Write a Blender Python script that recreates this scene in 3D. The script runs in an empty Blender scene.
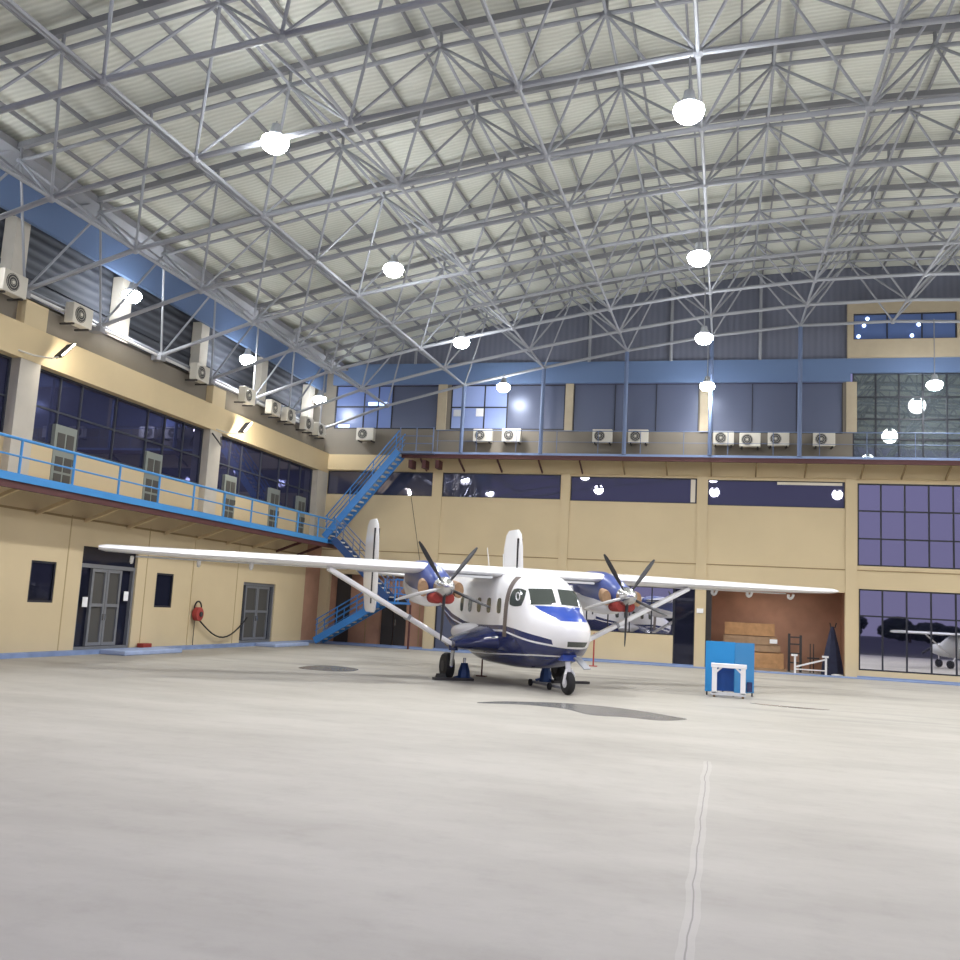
import bpy, math, random
from mathutils import Vector, Matrix
random.seed(7)
D=bpy.data
COL=bpy.context.scene.collection
LX=-18.79; BY=42.74
# ---------------------------------------------------------------- materials
def srgb(c):
    return tuple(((v/255)/12.92 if v/255<=.04045 else (((v/255)+.055)/1.055)**2.4) for v in c)+(1,)
def mat(name,c,rough=.6,metal=0,spec=.5,emit=None,es=0,noise=0,nscale=3,bump=0,bscale=40,coat=0):
    m=D.materials.new(name); m.use_nodes=True; nt=m.node_tree; b=nt.nodes['Principled BSDF']
    col=srgb(c); b.inputs['Base Color'].default_value=col
    b.inputs['Roughness'].default_value=rough; b.inputs['Metallic'].default_value=metal
    b.inputs['Specular IOR Level'].default_value=spec
    if coat: b.inputs['Coat Weight'].default_value=coat; b.inputs['Coat Roughness'].default_value=.08
    if emit: b.inputs['Emission Color'].default_value=srgb(emit); b.inputs['Emission Strength'].default_value=es
    tc=nt.nodes.new('ShaderNodeTexCoord')
    if noise:
        n=nt.nodes.new('ShaderNodeTexNoise'); n.inputs['Scale'].default_value=nscale; n.inputs['Detail'].default_value=5
        nt.links.new(tc.outputs['Object'],n.inputs['Vector'])
        r=nt.nodes.new('ShaderNodeValToRGB')
        r.color_ramp.elements[0].position=.3; r.color_ramp.elements[1].position=.7
        r.color_ramp.elements[0].color=tuple(v*(1-noise) for v in col[:3])+(1,)
        r.color_ramp.elements[1].color=tuple(min(1,v*(1+noise*.5)) for v in col[:3])+(1,)
        nt.links.new(n.outputs['Fac'],r.inputs['Fac']); nt.links.new(r.outputs['Color'],b.inputs['Base Color'])
    if bump:
        n=nt.nodes.new('ShaderNodeTexNoise'); n.inputs['Scale'].default_value=bscale
        nt.links.new(tc.outputs['Object'],n.inputs['Vector'])
        bp=nt.nodes.new('ShaderNodeBump'); bp.inputs['Strength'].default_value=bump
        nt.links.new(n.outputs['Fac'],bp.inputs['Height']); nt.links.new(bp.outputs['Normal'],b.inputs['Normal'])
    return m
M={}
M['beige']=mat('beige_paint',(206,188,152),.75,noise=.06,nscale=.5)
M['beige2']=mat('beige_beam_paint',(210,190,150),.7,noise=.06,nscale=.6)
M['beigeup']=mat('hazed_upper_beige',(176,163,140),.8,noise=.05)  # the wall beige, coloured darker for the haze high up
M['groove']=mat('groove_beige',(178,158,120),.85)  # darker beige for the thin vertical wall grooves
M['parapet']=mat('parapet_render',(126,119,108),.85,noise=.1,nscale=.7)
M['greycol']=mat('pale_column_paint',(196,190,178),.8,noise=.05)
M['soffit']=mat('soffit_board',(150,128,92),.8,noise=.08)
M['brick']=mat('red_brown_board',(170,130,108),.8,noise=.18,nscale=1.2)
M['blue']=mat('blue_paint',(62,140,205),.45)
M['blue_kerb']=mat('blue_kerb_paint',(128,148,188),.7,noise=.15)
M['step']=mat('pale_blue_step_paint',(160,176,210),.7,noise=.1)
M['bluesteel']=mat('blue_stair_paint',(58,128,200),.45)
M['band']=mat('blue_band_cladding',(92,114,150),.6)
M['darkred']=mat('dark_red_steel',(84,46,46),.6)
M['railpale']=mat('pale_blue_edge_paint',(130,150,190),.5)
M['railgrey']=mat('grey_blue_rail_paint',(98,114,146),.5)
M['steel']=mat('grey_frame_paint',(148,151,158),.55)
M['rafter']=mat('dark_rafter_paint',(134,135,140),.6)
M['clad']=mat('dark_cladding',(62,66,76),.8)
M['white']=mat('white_gloss_paint',(240,240,242),.25,coat=.4)
M['greyw']=mat('pale_grey_paint',(205,206,208),.35)
M['navy']=mat('navy_gloss_paint',(34,44,92),.2,coat=.5)
M['royal']=mat('royal_blue_paint',(38,72,165),.3,coat=.3)
M['nacelle']=mat('blue_nacelle_paint',(72,88,150),.3,coat=.3)
M['metal']=mat('polished_metal',(205,205,205),.22,metal=.9)
M['chrome']=mat('strut_metal',(200,203,208),.2,metal=1)
M['black']=mat('black_rubber',(26,26,28),.75)
M['blade']=mat('black_blade_paint',(48,48,52),.4)
M['bladelit']=mat('lit_blade_tone',(205,205,205),.35)  # pale colour stands for light caught on a black blade
M['redcov']=mat('red_cover_cloth',(160,62,56),.8)
M['tan']=mat('tan_cover',(158,126,94),.6,noise=.2,nscale=8)
M['guard']=mat('grey_brown_guard',(112,102,96),.6)
M['dkglass']=mat('dark_cockpit_glass',(72,78,74),.08,spec=.8)
M['jack']=mat('jack_blue_paint',(40,70,120),.5)
M['wood']=mat('crate_wood',(186,142,98),.8,noise=.2,nscale=4)
M['wood2']=mat('crate_wood_grey',(168,138,108),.85,noise=.2,nscale=4)
M['paper']=mat('white_paper',(238,238,238),.8)
M['acw']=mat('ac_casing',(205,200,188),.5)
M['acdark']=mat('ac_grille',(58,58,58),.6)
M['alum']=mat('grey_door_frame',(128,130,134),.45,metal=.3)
M['mesh']=mat('door_screen',(76,74,70),.7)
M['darkframe']=mat('black_window_frame',(28,30,42),.5)
M['darkdoor']=mat('dark_door_leaf',(48,44,44),.5)
M['greendoor']=mat('grey_green_door',(132,138,132),.6)
M['cartblue']=mat('cart_blue_paint',(40,140,205),.45)
M['cartblue2']=mat('cart_side_blue_paint',(52,130,188),.45)
M['cartdark']=mat('cart_inner_blue',(38,86,160),.5)
M['whitesteel']=mat('white_steel_stand',(238,236,236),.5)
M['tarp']=mat('dark_blue_tarp',(46,50,74),.85,noise=.2,nscale=5)
M['rackdark']=mat('dark_rack_steel',(50,48,50),.6)
M['lamp']=mat('lamp_lens',(255,255,255),emit=(245,250,255),es=66)
M['floodlens']=mat('flood_lens',(255,255,255),emit=(255,246,225),es=25)
M['lampbody']=mat('lamp_housing',(150,152,156),.4,metal=.5)
M['lit']=mat('lit_room_glass',(90,105,150),.3,emit=(105,130,185),es=.24)
M['lit2']=mat('lit_office_glass',(140,155,200),.3,emit=(115,135,175),es=.18)
M['litbright']=mat('lit_tube',(255,255,255),emit=(150,185,255),es=1.6)
M['litdot']=mat('lit_downlight',(255,255,255),emit=(190,215,255),es=5)
M['deepblue']=mat('lit_blue_box_glass',(70,90,135),.2,emit=(80,96,135),es=.22)
M['reflwhite']=mat('cream_reflection',(222,214,196),.7)  # cream colour standing for bright reflections in the strip glazing
M['puddle']=mat('wet_floor',(112,112,110),.25,spec=.6)
M['redbox']=mat('red_box_paint',(150,52,40),.6)
M['tree']=mat('dark_foliage',(30,42,34),.95,noise=.3,nscale=1)
M['bark']=mat('bark',(60,48,38),.9)
def glass(name,tint,refl,base,rough=.015):
    m=D.materials.new(name); m.use_nodes=True; nt=m.node_tree; nt.nodes.clear()
    o=nt.nodes.new('ShaderNodeOutputMaterial'); mx=nt.nodes.new('ShaderNodeMixShader')
    g=nt.nodes.new('ShaderNodeBsdfGlossy'); g.inputs['Color'].default_value=srgb(tint); g.inputs['Roughness'].default_value=rough
    d=nt.nodes.new('ShaderNodeBsdfDiffuse'); d.inputs['Color'].default_value=srgb(base)
    mx.inputs[0].default_value=refl
    nt.links.new(d.outputs[0],mx.inputs[1]); nt.links.new(g.outputs[0],mx.inputs[2]); nt.links.new(mx.outputs[0],o.inputs[0])
    return m
M['gl_mirror']=glass('tinted_mirror_glass',(232,232,240),.78,(40,42,60))
M['gl_strip']=glass('tinted_strip_glass',(190,190,210),.22,(62,64,84))
M['gl_navy']=glass('navy_tinted_glass',(170,175,220),.2,(48,50,72))
M['gl_dark']=glass('dark_upper_glass',(150,155,170),.14,(88,94,116),.3)
M['gl_green']=glass('grey_green_curtain_glass',(195,205,205),.34,(78,86,92),.02)
M['gl_black']=glass('near_black_glass',(150,150,160),.12,(30,32,46),.03)
# floor
def floor_mat():
    m=D.materials.new('concrete_floor'); m.use_nodes=True; nt=m.node_tree; b=nt.nodes['Principled BSDF']; L=nt.links; N=nt.nodes.new
    tc=N('ShaderNodeTexCoord'); n1=N('ShaderNodeTexNoise'); n1.inputs['Scale'].default_value=.35; n1.inputs['Detail'].default_value=8; n1.inputs['Roughness'].default_value=.65
    mp=N('ShaderNodeMapping'); mp.inputs['Scale'].default_value=(.6,1.6,1)
    L.new(tc.outputs['Object'],mp.inputs[0]); L.new(mp.outputs[0],n1.inputs['Vector'])
    r=N('ShaderNodeValToRGB'); e=r.color_ramp.elements; e[0].position=.3; e[1].position=.62
    e[0].color=srgb((150,146,138)); e[1].color=srgb((168,164,156)); L.new(n1.outputs['Fac'],r.inputs[0])
    n2=N('ShaderNodeTexNoise'); n2.inputs['Scale'].default_value=2.2; n2.inputs['Detail'].default_value=10; n2.inputs['Roughness'].default_value=.7; L.new(tc.outputs['Object'],n2.inputs['Vector'])
    r2=N('ShaderNodeValToRGB'); e=r2.color_ramp.elements; e[0].position=.32; e[1].position=.5; e[0].color=(.86,.855,.85,1); e[1].color=(1,1,1,1); L.new(n2.outputs['Fac'],r2.inputs[0])
    mx=N('ShaderNodeMixRGB'); mx.blend_type='MULTIPLY'; mx.inputs[0].default_value=.55; L.new(r.outputs[0],mx.inputs[1]); L.new(r2.outputs[0],mx.inputs[2])
    # damp grey streaks in the rear part of the slab
    mp3=N('ShaderNodeMapping'); mp3.inputs['Scale'].default_value=(.12,.75,1); mp3.inputs['Location'].default_value=(3.1,7.3,0); L.new(tc.outputs['Object'],mp3.inputs[0])
    n3=N('ShaderNodeTexNoise'); n3.inputs['Scale'].default_value=1.0; n3.inputs['Detail'].default_value=4; L.new(mp3.outputs[0],n3.inputs['Vector'])
    r3=N('ShaderNodeValToRGB'); e=r3.color_ramp.elements; e[0].position=.56; e[1].position=.66; e[0].color=(1,1,1,1); e[1].color=(.72,.73,.74,1); L.new(n3.outputs['Fac'],r3.inputs[0])
    sp=N('ShaderNodeSeparateXYZ'); L.new(tc.outputs['Object'],sp.inputs[0])
    mr=N('ShaderNodeMapRange'); mr.inputs['From Min'].default_value=17; mr.inputs['From Max'].default_value=24; mr.inputs['To Min'].default_value=0; mr.inputs['To Max'].default_value=.8; L.new(sp.outputs['Y'],mr.inputs['Value'])
    mx3=N('ShaderNodeMixRGB'); mx3.blend_type='MULTIPLY'; L.new(mr.outputs[0],mx3.inputs[0]); L.new(mx.outputs[0],mx3.inputs[1]); L.new(r3.outputs[0],mx3.inputs[2])
    # joint: pale filled strip with a hairline
    wn=N('ShaderNodeTexNoise'); wn.inputs['Scale'].default_value=1.2; L.new(tc.outputs['Object'],wn.inputs['Vector'])
    def math_(op,a,bv,c=None):
        k=N('ShaderNodeMath'); k.operation=op
        for i,v in enumerate((a,bv)):
            if v is None: continue
            if isinstance(v,(int,float)): k.inputs[i].default_value=v
            else: L.new(v,k.inputs[i])
        return k.outputs[0]
    w=math_('MULTIPLY',wn.outputs['Fac'],.07); xx=math_('ADD',sp.outputs['X'],.145); xx=math_('ADD',xx,w); ax=math_('ABSOLUTE',xx,None)
    j=math_('LESS_THAN',ax,.055); j2=math_('LESS_THAN',ax,.006); yy=math_('LESS_THAN',sp.outputs['Y'],14.5)
    j=math_('MULTIPLY',math_('MULTIPLY',j,yy),.28); j2=math_('MULTIPLY',math_('MULTIPLY',j2,yy),.6)
    a=N('ShaderNodeMixRGB'); a.inputs[2].default_value=srgb((190,187,182)); L.new(j,a.inputs[0]); L.new(mx3.outputs[0],a.inputs[1])
    a2=N('ShaderNodeMixRGB'); a2.inputs[2].default_value=srgb((105,102,98)); L.new(j2,a2.inputs[0]); L.new(a.outputs[0],a2.inputs[1])
    L.new(a2.outputs[0],b.inputs['Base Color']); b.inputs['Roughness'].default_value=.55; b.inputs['Specular IOR Level'].default_value=.3
    bp=N('ShaderNodeBump'); bp.inputs['Strength'].default_value=.08; L.new(n2.outputs['Fac'],bp.inputs['Height']); L.new(bp.outputs[0],b.inputs['Normal'])
    return m
def wave_mat(name,c,axis,scale,strength,rough=.6,c2=None):
    m=mat(name,c,rough); nt=m.node_tree; b=nt.nodes['Principled BSDF']; L=nt.links
    tc=nt.nodes.new('ShaderNodeTexCoord'); w=nt.nodes.new('ShaderNodeTexWave'); w.wave_type='BANDS'; w.bands_direction=axis
    w.inputs['Scale'].default_value=scale; L.new(tc.outputs['Object'],w.inputs['Vector'])
    bp=nt.nodes.new('ShaderNodeBump'); bp.inputs['Strength'].default_value=strength; bp.inputs['Distance'].default_value=.05
    L.new(w.outputs['Fac'],bp.inputs['Height']); L.new(bp.outputs[0],b.inputs['Normal'])
    if c2:
        r=nt.nodes.new('ShaderNodeValToRGB'); r.color_ramp.elements[0].color=srgb(c); r.color_ramp.elements[1].color=srgb(c2)
        L.new(w.outputs['Fac'],r.inputs[0]); L.new(r.outputs[0],b.inputs['Base Color'])
    return m
M['roof']=wave_mat('corrugated_roof_sheet',(198,200,190),'Y',1.9,.35,.55,(212,214,204))
M['louver']=wave_mat('louvred_cladding',(58,62,72),'Z',1.0,.6,.7,(84,88,98))
M['gable']=wave_mat('gable_cladding',(98,102,118),'X',1.2,.2,.7,(104,108,124))
M['floor']=floor_mat()
def fus_mat():
    m=mat('fuselage_livery',(240,240,242),.25,coat=.4); nt=m.node_tree; b=nt.nodes['Principled BSDF']; L=nt.links; N=nt.nodes.new
    tc=N('ShaderNodeTexCoord'); sp=N('ShaderNodeSeparateXYZ'); L.new(tc.outputs['Object'],sp.inputs[0])
    mr=N('ShaderNodeMapRange'); mr.inputs['From Min'].default_value=-11; mr.inputs['From Max'].default_value=1; L.new(sp.outputs['X'],mr.inputs['Value'])
    def curve(pts):
        r=N('ShaderNodeValToRGB'); cr=r.color_ramp
        while len(cr.elements)<len(pts): cr.elements.new(.5)
        for e,(x,z) in zip(cr.elements,sorted(pts)):
            pass
        for i,(x,z) in enumerate(sorted(pts)):
            cr.elements[i].position=(x+11)/12; v=z/4; cr.elements[i].color=(v,v,v,1)
        L.new(mr.outputs[0],r.inputs[0])
        k=N('ShaderNodeMath'); k.operation='MULTIPLY'; k.inputs[1].default_value=4; L.new(r.outputs[0],k.inputs[0]); return k.outputs[0]
    def mt(op,a,c):
        k=N('ShaderNodeMath'); k.operation=op
        for i,v in enumerate((a,c)):
            if isinstance(v,(int,float)): k.inputs[i].default_value=v
            else: L.new(v,k.inputs[i])
        return k.outputs[0]
    z=sp.outputs['Z']
    u=curve([(-11,2.75),(-8,2.15),(-6.4,1.82),(-5,1.62),(-4,1.56),(-2,1.6),(-1.2,1.53),(-.25,1.4),(.6,1.25)])
    w1=curve([(-11,2.55),(-8,1.95),(-6.4,1.66),(-5,1.5),(-3.6,1.42),(-2.,1.46),(-.7,1.28),(.4,1.16),(1,1.12)])
    w2=curve([(-11,1.5),(-5,.74),(-3.5,.78),(-.5,.92),(1,.95)])
    A=mt('MULTIPLY',mt('LESS_THAN',z,u),mt('LESS_THAN',sp.outputs['X'],.12))
    A=mt('MAXIMUM',A,mt('LESS_THAN',z,w1))
    d1=mt('ABSOLUTE',mt('SUBTRACT',z,w1),0); A=mt('MULTIPLY',A,mt('GREATER_THAN',d1,.024))
    d2=mt('ABSOLUTE',mt('SUBTRACT',z,w2),0); A=mt('MULTIPLY',A,mt('GREATER_THAN',d2,.018))
    mx=N('ShaderNodeMixRGB'); mx.inputs[1].default_value=srgb((240,240,242)); mx.inputs[2].default_value=srgb((36,46,98))
    L.new(A,mx.inputs[0]); L.new(mx.outputs[0],b.inputs['Base Color'])
    return m
M['livery']=fus_mat()
# ---------------------------------------------------------------- geometry helpers
class MB:
    def __init__(s): s.v=[]; s.f=[]; s.m=[]
    def add(s,vs,fs,mi=0):
        o=len(s.v); s.v+= [tuple(v) for v in vs]; s.f+=[tuple(i+o for i in f) for f in fs]; s.m+=[mi]*len(fs); return s
    def box(s,a,b,mi=0):
        (x0,y0,z0),(x1,y1,z1)=a,b
        x0,x1=sorted((x0,x1)); y0,y1=sorted((y0,y1)); z0,z1=sorted((z0,z1))
        vs=[(x0,y0,z0),(x1,y0,z0),(x1,y1,z0),(x0,y1,z0),(x0,y0,z1),(x1,y0,z1),(x1,y1,z1),(x0,y1,z1)]
        return s.add(vs,[(0,3,2,1),(4,5,6,7),(0,1,5,4),(1,2,6,5),(2,3,7,6),(3,0,4,7)],mi)
    def obox(s,p0,p1,w,h,mi=0,up=(0,0,1)):
        p0=Vector(p0); p1=Vector(p1); d=(p1-p0).normalized(); u=Vector(up)
        if abs(d.dot(u))>.98: u=Vector((0,1,0))
        r=d.cross(u).normalized(); u=r.cross(d).normalized()
        vs=[p+r*a*w/2+u*b*h/2 for p in (p0,p1) for a,b in ((-1,-1),(1,-1),(1,1),(-1,1))]
        return s.add(vs,[(0,1,2,3),(7,6,5,4),(0,4,5,1),(1,5,6,2),(2,6,7,3),(3,7,4,0)],mi)
    def tube(s,p0,p1,r,n=6,r2=None,mi=0,caps=True):
        p0=Vector(p0); p1=Vector(p1); d=(p1-p0).normalized(); u=Vector((0,0,1)) if abs(d.z)<.95 else Vector((0,1,0))
        a=d.cross(u).normalized(); b=a.cross(d); r2=r if r2 is None else r2; vs=[]
        for p,q in ((p0,r),(p1,r2)):
            for i in range(n):
                t=2*math.pi*i/n; vs.append(p+a*math.cos(t)*q+b*math.sin(t)*q)
        fs=[(i,i+n,(i+1)%n+n,(i+1)%n) for i in range(n)]
        if caps: fs+=[tuple(range(n)),tuple(range(2*n-1,n-1,-1))]
        return s.add(vs,fs,mi)
    def path(s,pts,r,n=6,mi=0):
        for a,b in zip(pts,pts[1:]): s.tube(a,b,r,n,mi=mi)
        return s
    def rev(s,prof,o=(0,0,0),ax='Z',n=20,mi=0):
        # prof: list (radius,height) revolved about axis through o
        vs=[]; o=Vector(o)
        for r,h in prof:
            for i in range(n):
                t=2*math.pi*i/n; c,q=r*math.cos(t),r*math.sin(t)
                vs.append(o+Vector({'Z':(c,q,h),'X':(h,c,q),'Y':(q,h,c)}[ax]))
        fs=[]
        for k in range(len(prof)-1):
            for i in range(n): j=(i+1)%n; fs.append((k*n+i,k*n+j,(k+1)*n+j,(k+1)*n+i))
        fs+=[tuple(range(n-1,-1,-1)),tuple(range((len(prof)-1)*n,len(prof)*n))]
        return s.add(vs,fs,mi)
    def loft(s,rings,mi=0,cap=True):
        n=len(rings[0]); vs=[p for r in rings for p in r]; fs=[]
        for k in range(len(rings)-1):
            for i in range(n): j=(i+1)%n; fs.append((k*n+i,k*n+j,(k+1)*n+j,(k+1)*n+i))
        if cap: fs+=[tuple(range(n-1,-1,-1)),tuple(range((len(rings)-1)*n,len(rings)*n))]
        return s.add(vs,fs,mi)
    def build(s,name,m,parent=None,smooth=False,bevel=0):
        me=D.meshes.new(name); off=Vector((0,0,0)); p=parent
        if p is not None and not p.get('_local'):
            q=p
            while q is not None: off+=Vector(q.location); q=q.parent
        me.from_pydata([tuple(Vector(v)-off) for v in s.v],[],s.f)
        for mm in (m if isinstance(m,(list,tuple)) else [m]): me.materials.append(M[mm] if isinstance(mm,str) else mm)
        me.polygons.foreach_set('material_index',s.m)
        me.update()
        import bmesh as bmh
        bb=bmh.new(); bb.from_mesh(me); bmh.ops.recalc_face_normals(bb,faces=bb.faces); bb.to_mesh(me); bb.free()
        if smooth:
            me.polygons.foreach_set('use_smooth',[True]*len(me.polygons))
            try: me.set_sharp_from_angle(angle=math.radians(40))
            except Exception: pass
        o=D.objects.new(name,me); COL.objects.link(o)
        if parent is not None:
            o.parent=parent
            if parent.get('_local'): o['_local']=1
        if bevel:
            b=o.modifiers.new('bevel','BEVEL'); b.width=bevel; b.segments=2; b.limit_method='ANGLE'
        return o
def tag(o,label,cat,group=None):
    o['label']=label; o['category']=cat
    if group: o['group']=group
    return o
def st(o): o['kind']='structure'; return o
def thing(name,label,cat,loc=(0,0,0),group=None,local=False,rot=(0,0,0)):
    o=D.objects.new(name,None); o.empty_display_size=.3; COL.objects.link(o); o.location=loc; o.rotation_euler=rot
    if local: o['_local']=1
    return tag(o,label,cat,group)
def dup(o,parent=None):
    c=o.copy(); COL.objects.link(c); c.parent=parent
    for ch in list(o.children): dup(ch,c)
    return c
def holes(mb,axis,c0,c1,u0,u1,z0,z1,hs,mi=0):
    """wall slab between c0 and c1 along the normal, with rectangular holes (u0,u1,z0,z1)"""
    us=sorted({u0,u1}|{v for h in hs for v in h[:2] if u0<v<u1}); zs=sorted({z0,z1}|{v for h in hs for v in h[2:] if z0<v<z1})
    for j in range(len(zs)-1):
        run=None
        for i in range(len(us)):
            solid=False
            if i<len(us)-1:
                cu=(us[i]+us[i+1])/2; cz=(zs[j]+zs[j+1])/2
                solid=not any(h[0]<cu<h[1] and h[2]<cz<h[3] for h in hs)
            if solid and run is None: run=us[i]
            if not solid and run is not None:
                a,b=(run,c0,zs[j]),(us[i],c1,zs[j+1])
                if axis=='X': a,b=(c0,run,zs[j]),(c1,us[i],zs[j+1])
                mb.box(a,b,mi); run=None
    return mb
# ---------------------------------------------------------------- floor
st(MB().box((-40,2.5,-.2),(60,50,0)).build('floor','floor'))
M['apron']=mat('apron_asphalt',(84,84,80),.9,noise=.2,nscale=.3)
st(MB().box((-150,-260,-.25),(150,2.5,-.01)).build('ground_apron','apron'))
# ---------------------------------------------------------------- back wall
backholes=[(-18.3,-13.45,0,3.3),(-12.9,-7.28,0,3.35),(-6.84,-2.1,1.3,3.37),(-2.1,-1.2,0,3.37),(-.74,4.92,0,3.48),(5.45,11.15,.33,3.67),(11.6,17.3,.33,3.67),
 (-18.75,-13.37,7.12,8.26),(-12.93,-7.3,7.12,8.26),(-6.84,-1.23,7.08,8.2),(-.77,4.9,7.03,8.16),(5.4,11.15,4.63,8.12),(11.6,17.3,4.63,8.12),
 (-18.65,-13.12,10.34,12.5),(-12.75,-7.25,10.34,12.5),(-6.86,-1.24,10.3,12.5),(-.84,4.8,10.25,12.5),(5.2,11.15,9.08,12.92)]
mb=MB()
holes(mb,'Y',BY,BY+.35,-18.79,33,0,9.06,backholes); 
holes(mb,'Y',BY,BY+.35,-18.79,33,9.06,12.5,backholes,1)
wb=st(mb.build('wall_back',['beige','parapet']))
n=1
def trim(mb_,m,parent=None,smooth=False):
    global n
    o=st(mb_.build('trim_%d'%n,m,parent,smooth)); n+=1; return o
# projecting pillars and beam on the back wall
for x0,x1 in ((-13.4,-12.92),(-7.26,-6.86),(-1.2,-.76),(4.92,5.38),(11.17,11.58)):
    trim(MB().box((x0,BY-.07,0),(x1,BY,8.3)),'beige')
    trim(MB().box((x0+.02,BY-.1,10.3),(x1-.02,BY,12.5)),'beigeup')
trim(MB().box((-18.79,BY-.12,8.3),(33,BY,9.05)),'beige2')
trim(MB().box((-18.79,BY-.02,4.42),(33,BY,4.46)),'soffit')
trim(MB().box((-18.79,BY-.15,12.5),(5.1,BY,13.52)).box((5.1,BY-.15,12.88),(33,BY,13.52)),'band')
st(MB().box((-18.79,BY-.05,0),(-.76,BY-.001,.1)).box((4.92,BY-.05,0),(33,BY-.001,.1)).build('baseboard_back','blue_kerb'))
trim(MB().box((-18.2,BY-.75,0),(33,BY-.06,.045)),'blue_kerb')
# gable
g=MB(); xs=[-20.2,-14.5,-10.5,-6.65,-2.8,.95,4.65,6.6,8.55,12.25,16,19.85,24,28,32]
def kf(x): 
    d=(x+18.8) if x<6.6 else (32-x)
    return max(0,min(.055,.0026*d))
TOPX=[-17.95,-14.2,-10.44,-6.65,-2.8,.95,4.65]; TOPZ=[12.9,13.65,14.4,15.05,15.5,15.75,15.9]
TOPX=TOPX+[13.2-x for x in reversed(TOPX)]; TOPZ=TOPZ+list(reversed(TOPZ))
BOTX=[-18.8,-15.45,-11.75,-8.06,-4.35,-.7,2.95,6.6]; BOTZ=[10.0,11.05,11.85,12.48,13.05,13.5,13.75,13.85]
BOTX=BOTX+[13.2-x for x in reversed(BOTX[:-1])]; BOTZ=BOTZ+list(reversed(BOTZ[:-1]))
def lerp(xs,ys,x):
    if x<=xs[0]: return ys[0]+(ys[1]-ys[0])/(xs[1]-xs[0])*(x-xs[0])
    for a,b,c,d in zip(xs,xs[1:],ys,ys[1:]):
        if x<=b: return c+(d-c)*(x-a)/(b-a)
    return ys[-1]+(ys[-1]-ys[-2])/(xs[-1]-xs[-2])*(x-xs[-1])
def topz(x,y): return lerp(TOPX,TOPZ,x)+kf(x)*(y-23)
def botz(x,y): return lerp(BOTX,BOTZ,x)+kf(x)*(y-24.75)
POST=.36
def sheetz(x,y): return topz(x,y)+POST+.32
for a,b in zip(xs,xs[1:]):
    za,zb=sheetz(a,BY)-.02,sheetz(b,BY)-.02
    vs=[(a,BY+.02,13.4),(b,BY+.02,13.4),(b,BY+.02,zb),(a,BY+.02,za)]; vs+=[(x,BY+.3,z) for x,_,z in vs]
    g.add(vs,[(0,1,2,3),(7,6,5,4),(0,4,5,1),(1,5,6,2),(2,6,7,3),(3,7,4,0)])
st(g.build('wall_gable','gable'))
# upper room box at the right
mb=holes(MB(),'Y',BY-.25,BY+.01,4.96,11.3,13.52,16.0,[(5.2,9.3,14.33,15.5)])
trim(mb,'beigeup')
for x in (-6.2,-2.5,1.35,-14.6): trim(MB().tube((x,BY-.15,13.5),(x,BY-.15,sheetz(x,BY)-.1),.07,8),'steel')
# ---------------------------------------------------------------- windows
wn=1
def window(x0,x1,z0,z1,mx,mz,gm,fm='darkframe',y=BY+.06,fw=.05,axis='Y',extra=None):
    """pane with its own frame; mx / mz are mullion positions"""
    global wn
    def bx(m_,u0,u1,a,b,c0,c1):
        m_.box((u0,c0,a),(u1,c1,b)) if axis=='Y' else m_.box((c0,u0,a),(c1,u1,b))
    s=1 if axis=='Y' else -1
    p=MB(); bx(p,x0,x1,z0,z1,y+s*.02,y+s*.05)
    o=st(p.build('window_%d'%wn,gm)); wn+=1
    q=MB()
    for a,b in ((x0,x0+fw),(x1-fw,x1)): bx(q,a,b,z0,z1,y-s*.03,y+s*.02)
    for a,b in ((z0,z0+fw),(z1-fw,z1)): bx(q,x0+fw,x1-fw,a,b,y-s*.03,y+s*.02)
    for m_ in mx: bx(q,m_-fw/2,m_+fw/2,z0+fw,z1-fw,y-s*.025,y+s*.02)
    for m_ in mz: bx(q,x0+fw,x1-fw,m_-fw/2,m_+fw/2,y-s*.02,y+s*.02)
    q.build('window_frame',fm,o)
    return o
for x0,x1,z0,z1 in ((-18.75,-13.37,7.12,8.26),(-12.93,-7.3,7.12,8.26),(-6.84,-1.23,7.08,8.2),(-.77,4.9,7.03,8.16)):
    o=window(x0,x1,z0,z1,[],[],'gl_strip',fw=.04)
    if x0==-6.84: MB().box((-1.5,BY+.03,7.14),(-1.3,BY+.07,8.15)).build('reflection_streak','reflwhite',o)  # reflection in the glass, built as a cream strip
    if x0==-.77: MB().box((2.15,BY+.05,8.0),(4.8,BY+.07,8.12)).build('reflection_streak','reflwhite',o)  # bright streak mirrored near the top edge, also a cream strip
window(5.4,11.15,4.63,8.12,[5.4+.93*k for k in range(1,6)],[5.78,6.95],'gl_mirror',fw=.06)
window(11.6,17.3,4.63,8.12,[11.6+.93*k for k in range(1,6)],[5.78,6.95],'gl_mirror',fw=.06)
window(5.45,11.15,.33,3.67,[5.45+.93*k for k in range(1,6)],[2.56],'gl_mirror',fw=.06)
window(11.6,17.3,.33,3.67,[11.6+.93*k for k in range(1,6)],[2.56],'gl_mirror',fw=.06)
window(-6.84,-2.1,1.3,3.37,[-5.9,-4.95,-4.0,-3.05],[],'gl_mirror',fw=.05)
window(-12.9,-7.28,0.02,3.35,[-11.95,-11,-10.05,-9.1,-8.15],[2.4],'gl_dark',fw=.06)
window(5.2,11.15,9.08,12.92,[5.2+.93*k for k in range(1,6)],[10.02,10.9,11.86],'gl_green',fw=.06)
w3a=window(-18.65,-13.12,10.34,12.5,[-17.15,-16.42,-15.7],[],'gl_dark',fw=.06)
w3b=window(-12.75,-7.25,10.34,12.5,[-11.1,-10.0],[],'gl_dark',fw=.06)
for x0,x1 in ((-6.86,-1.24),(-.84,4.8)): window(x0,x1,10.3 if x0<-3 else 10.25,12.5,[x0+1.9,x0+3.75],[],'gl_dark',fw=.03)
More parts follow.
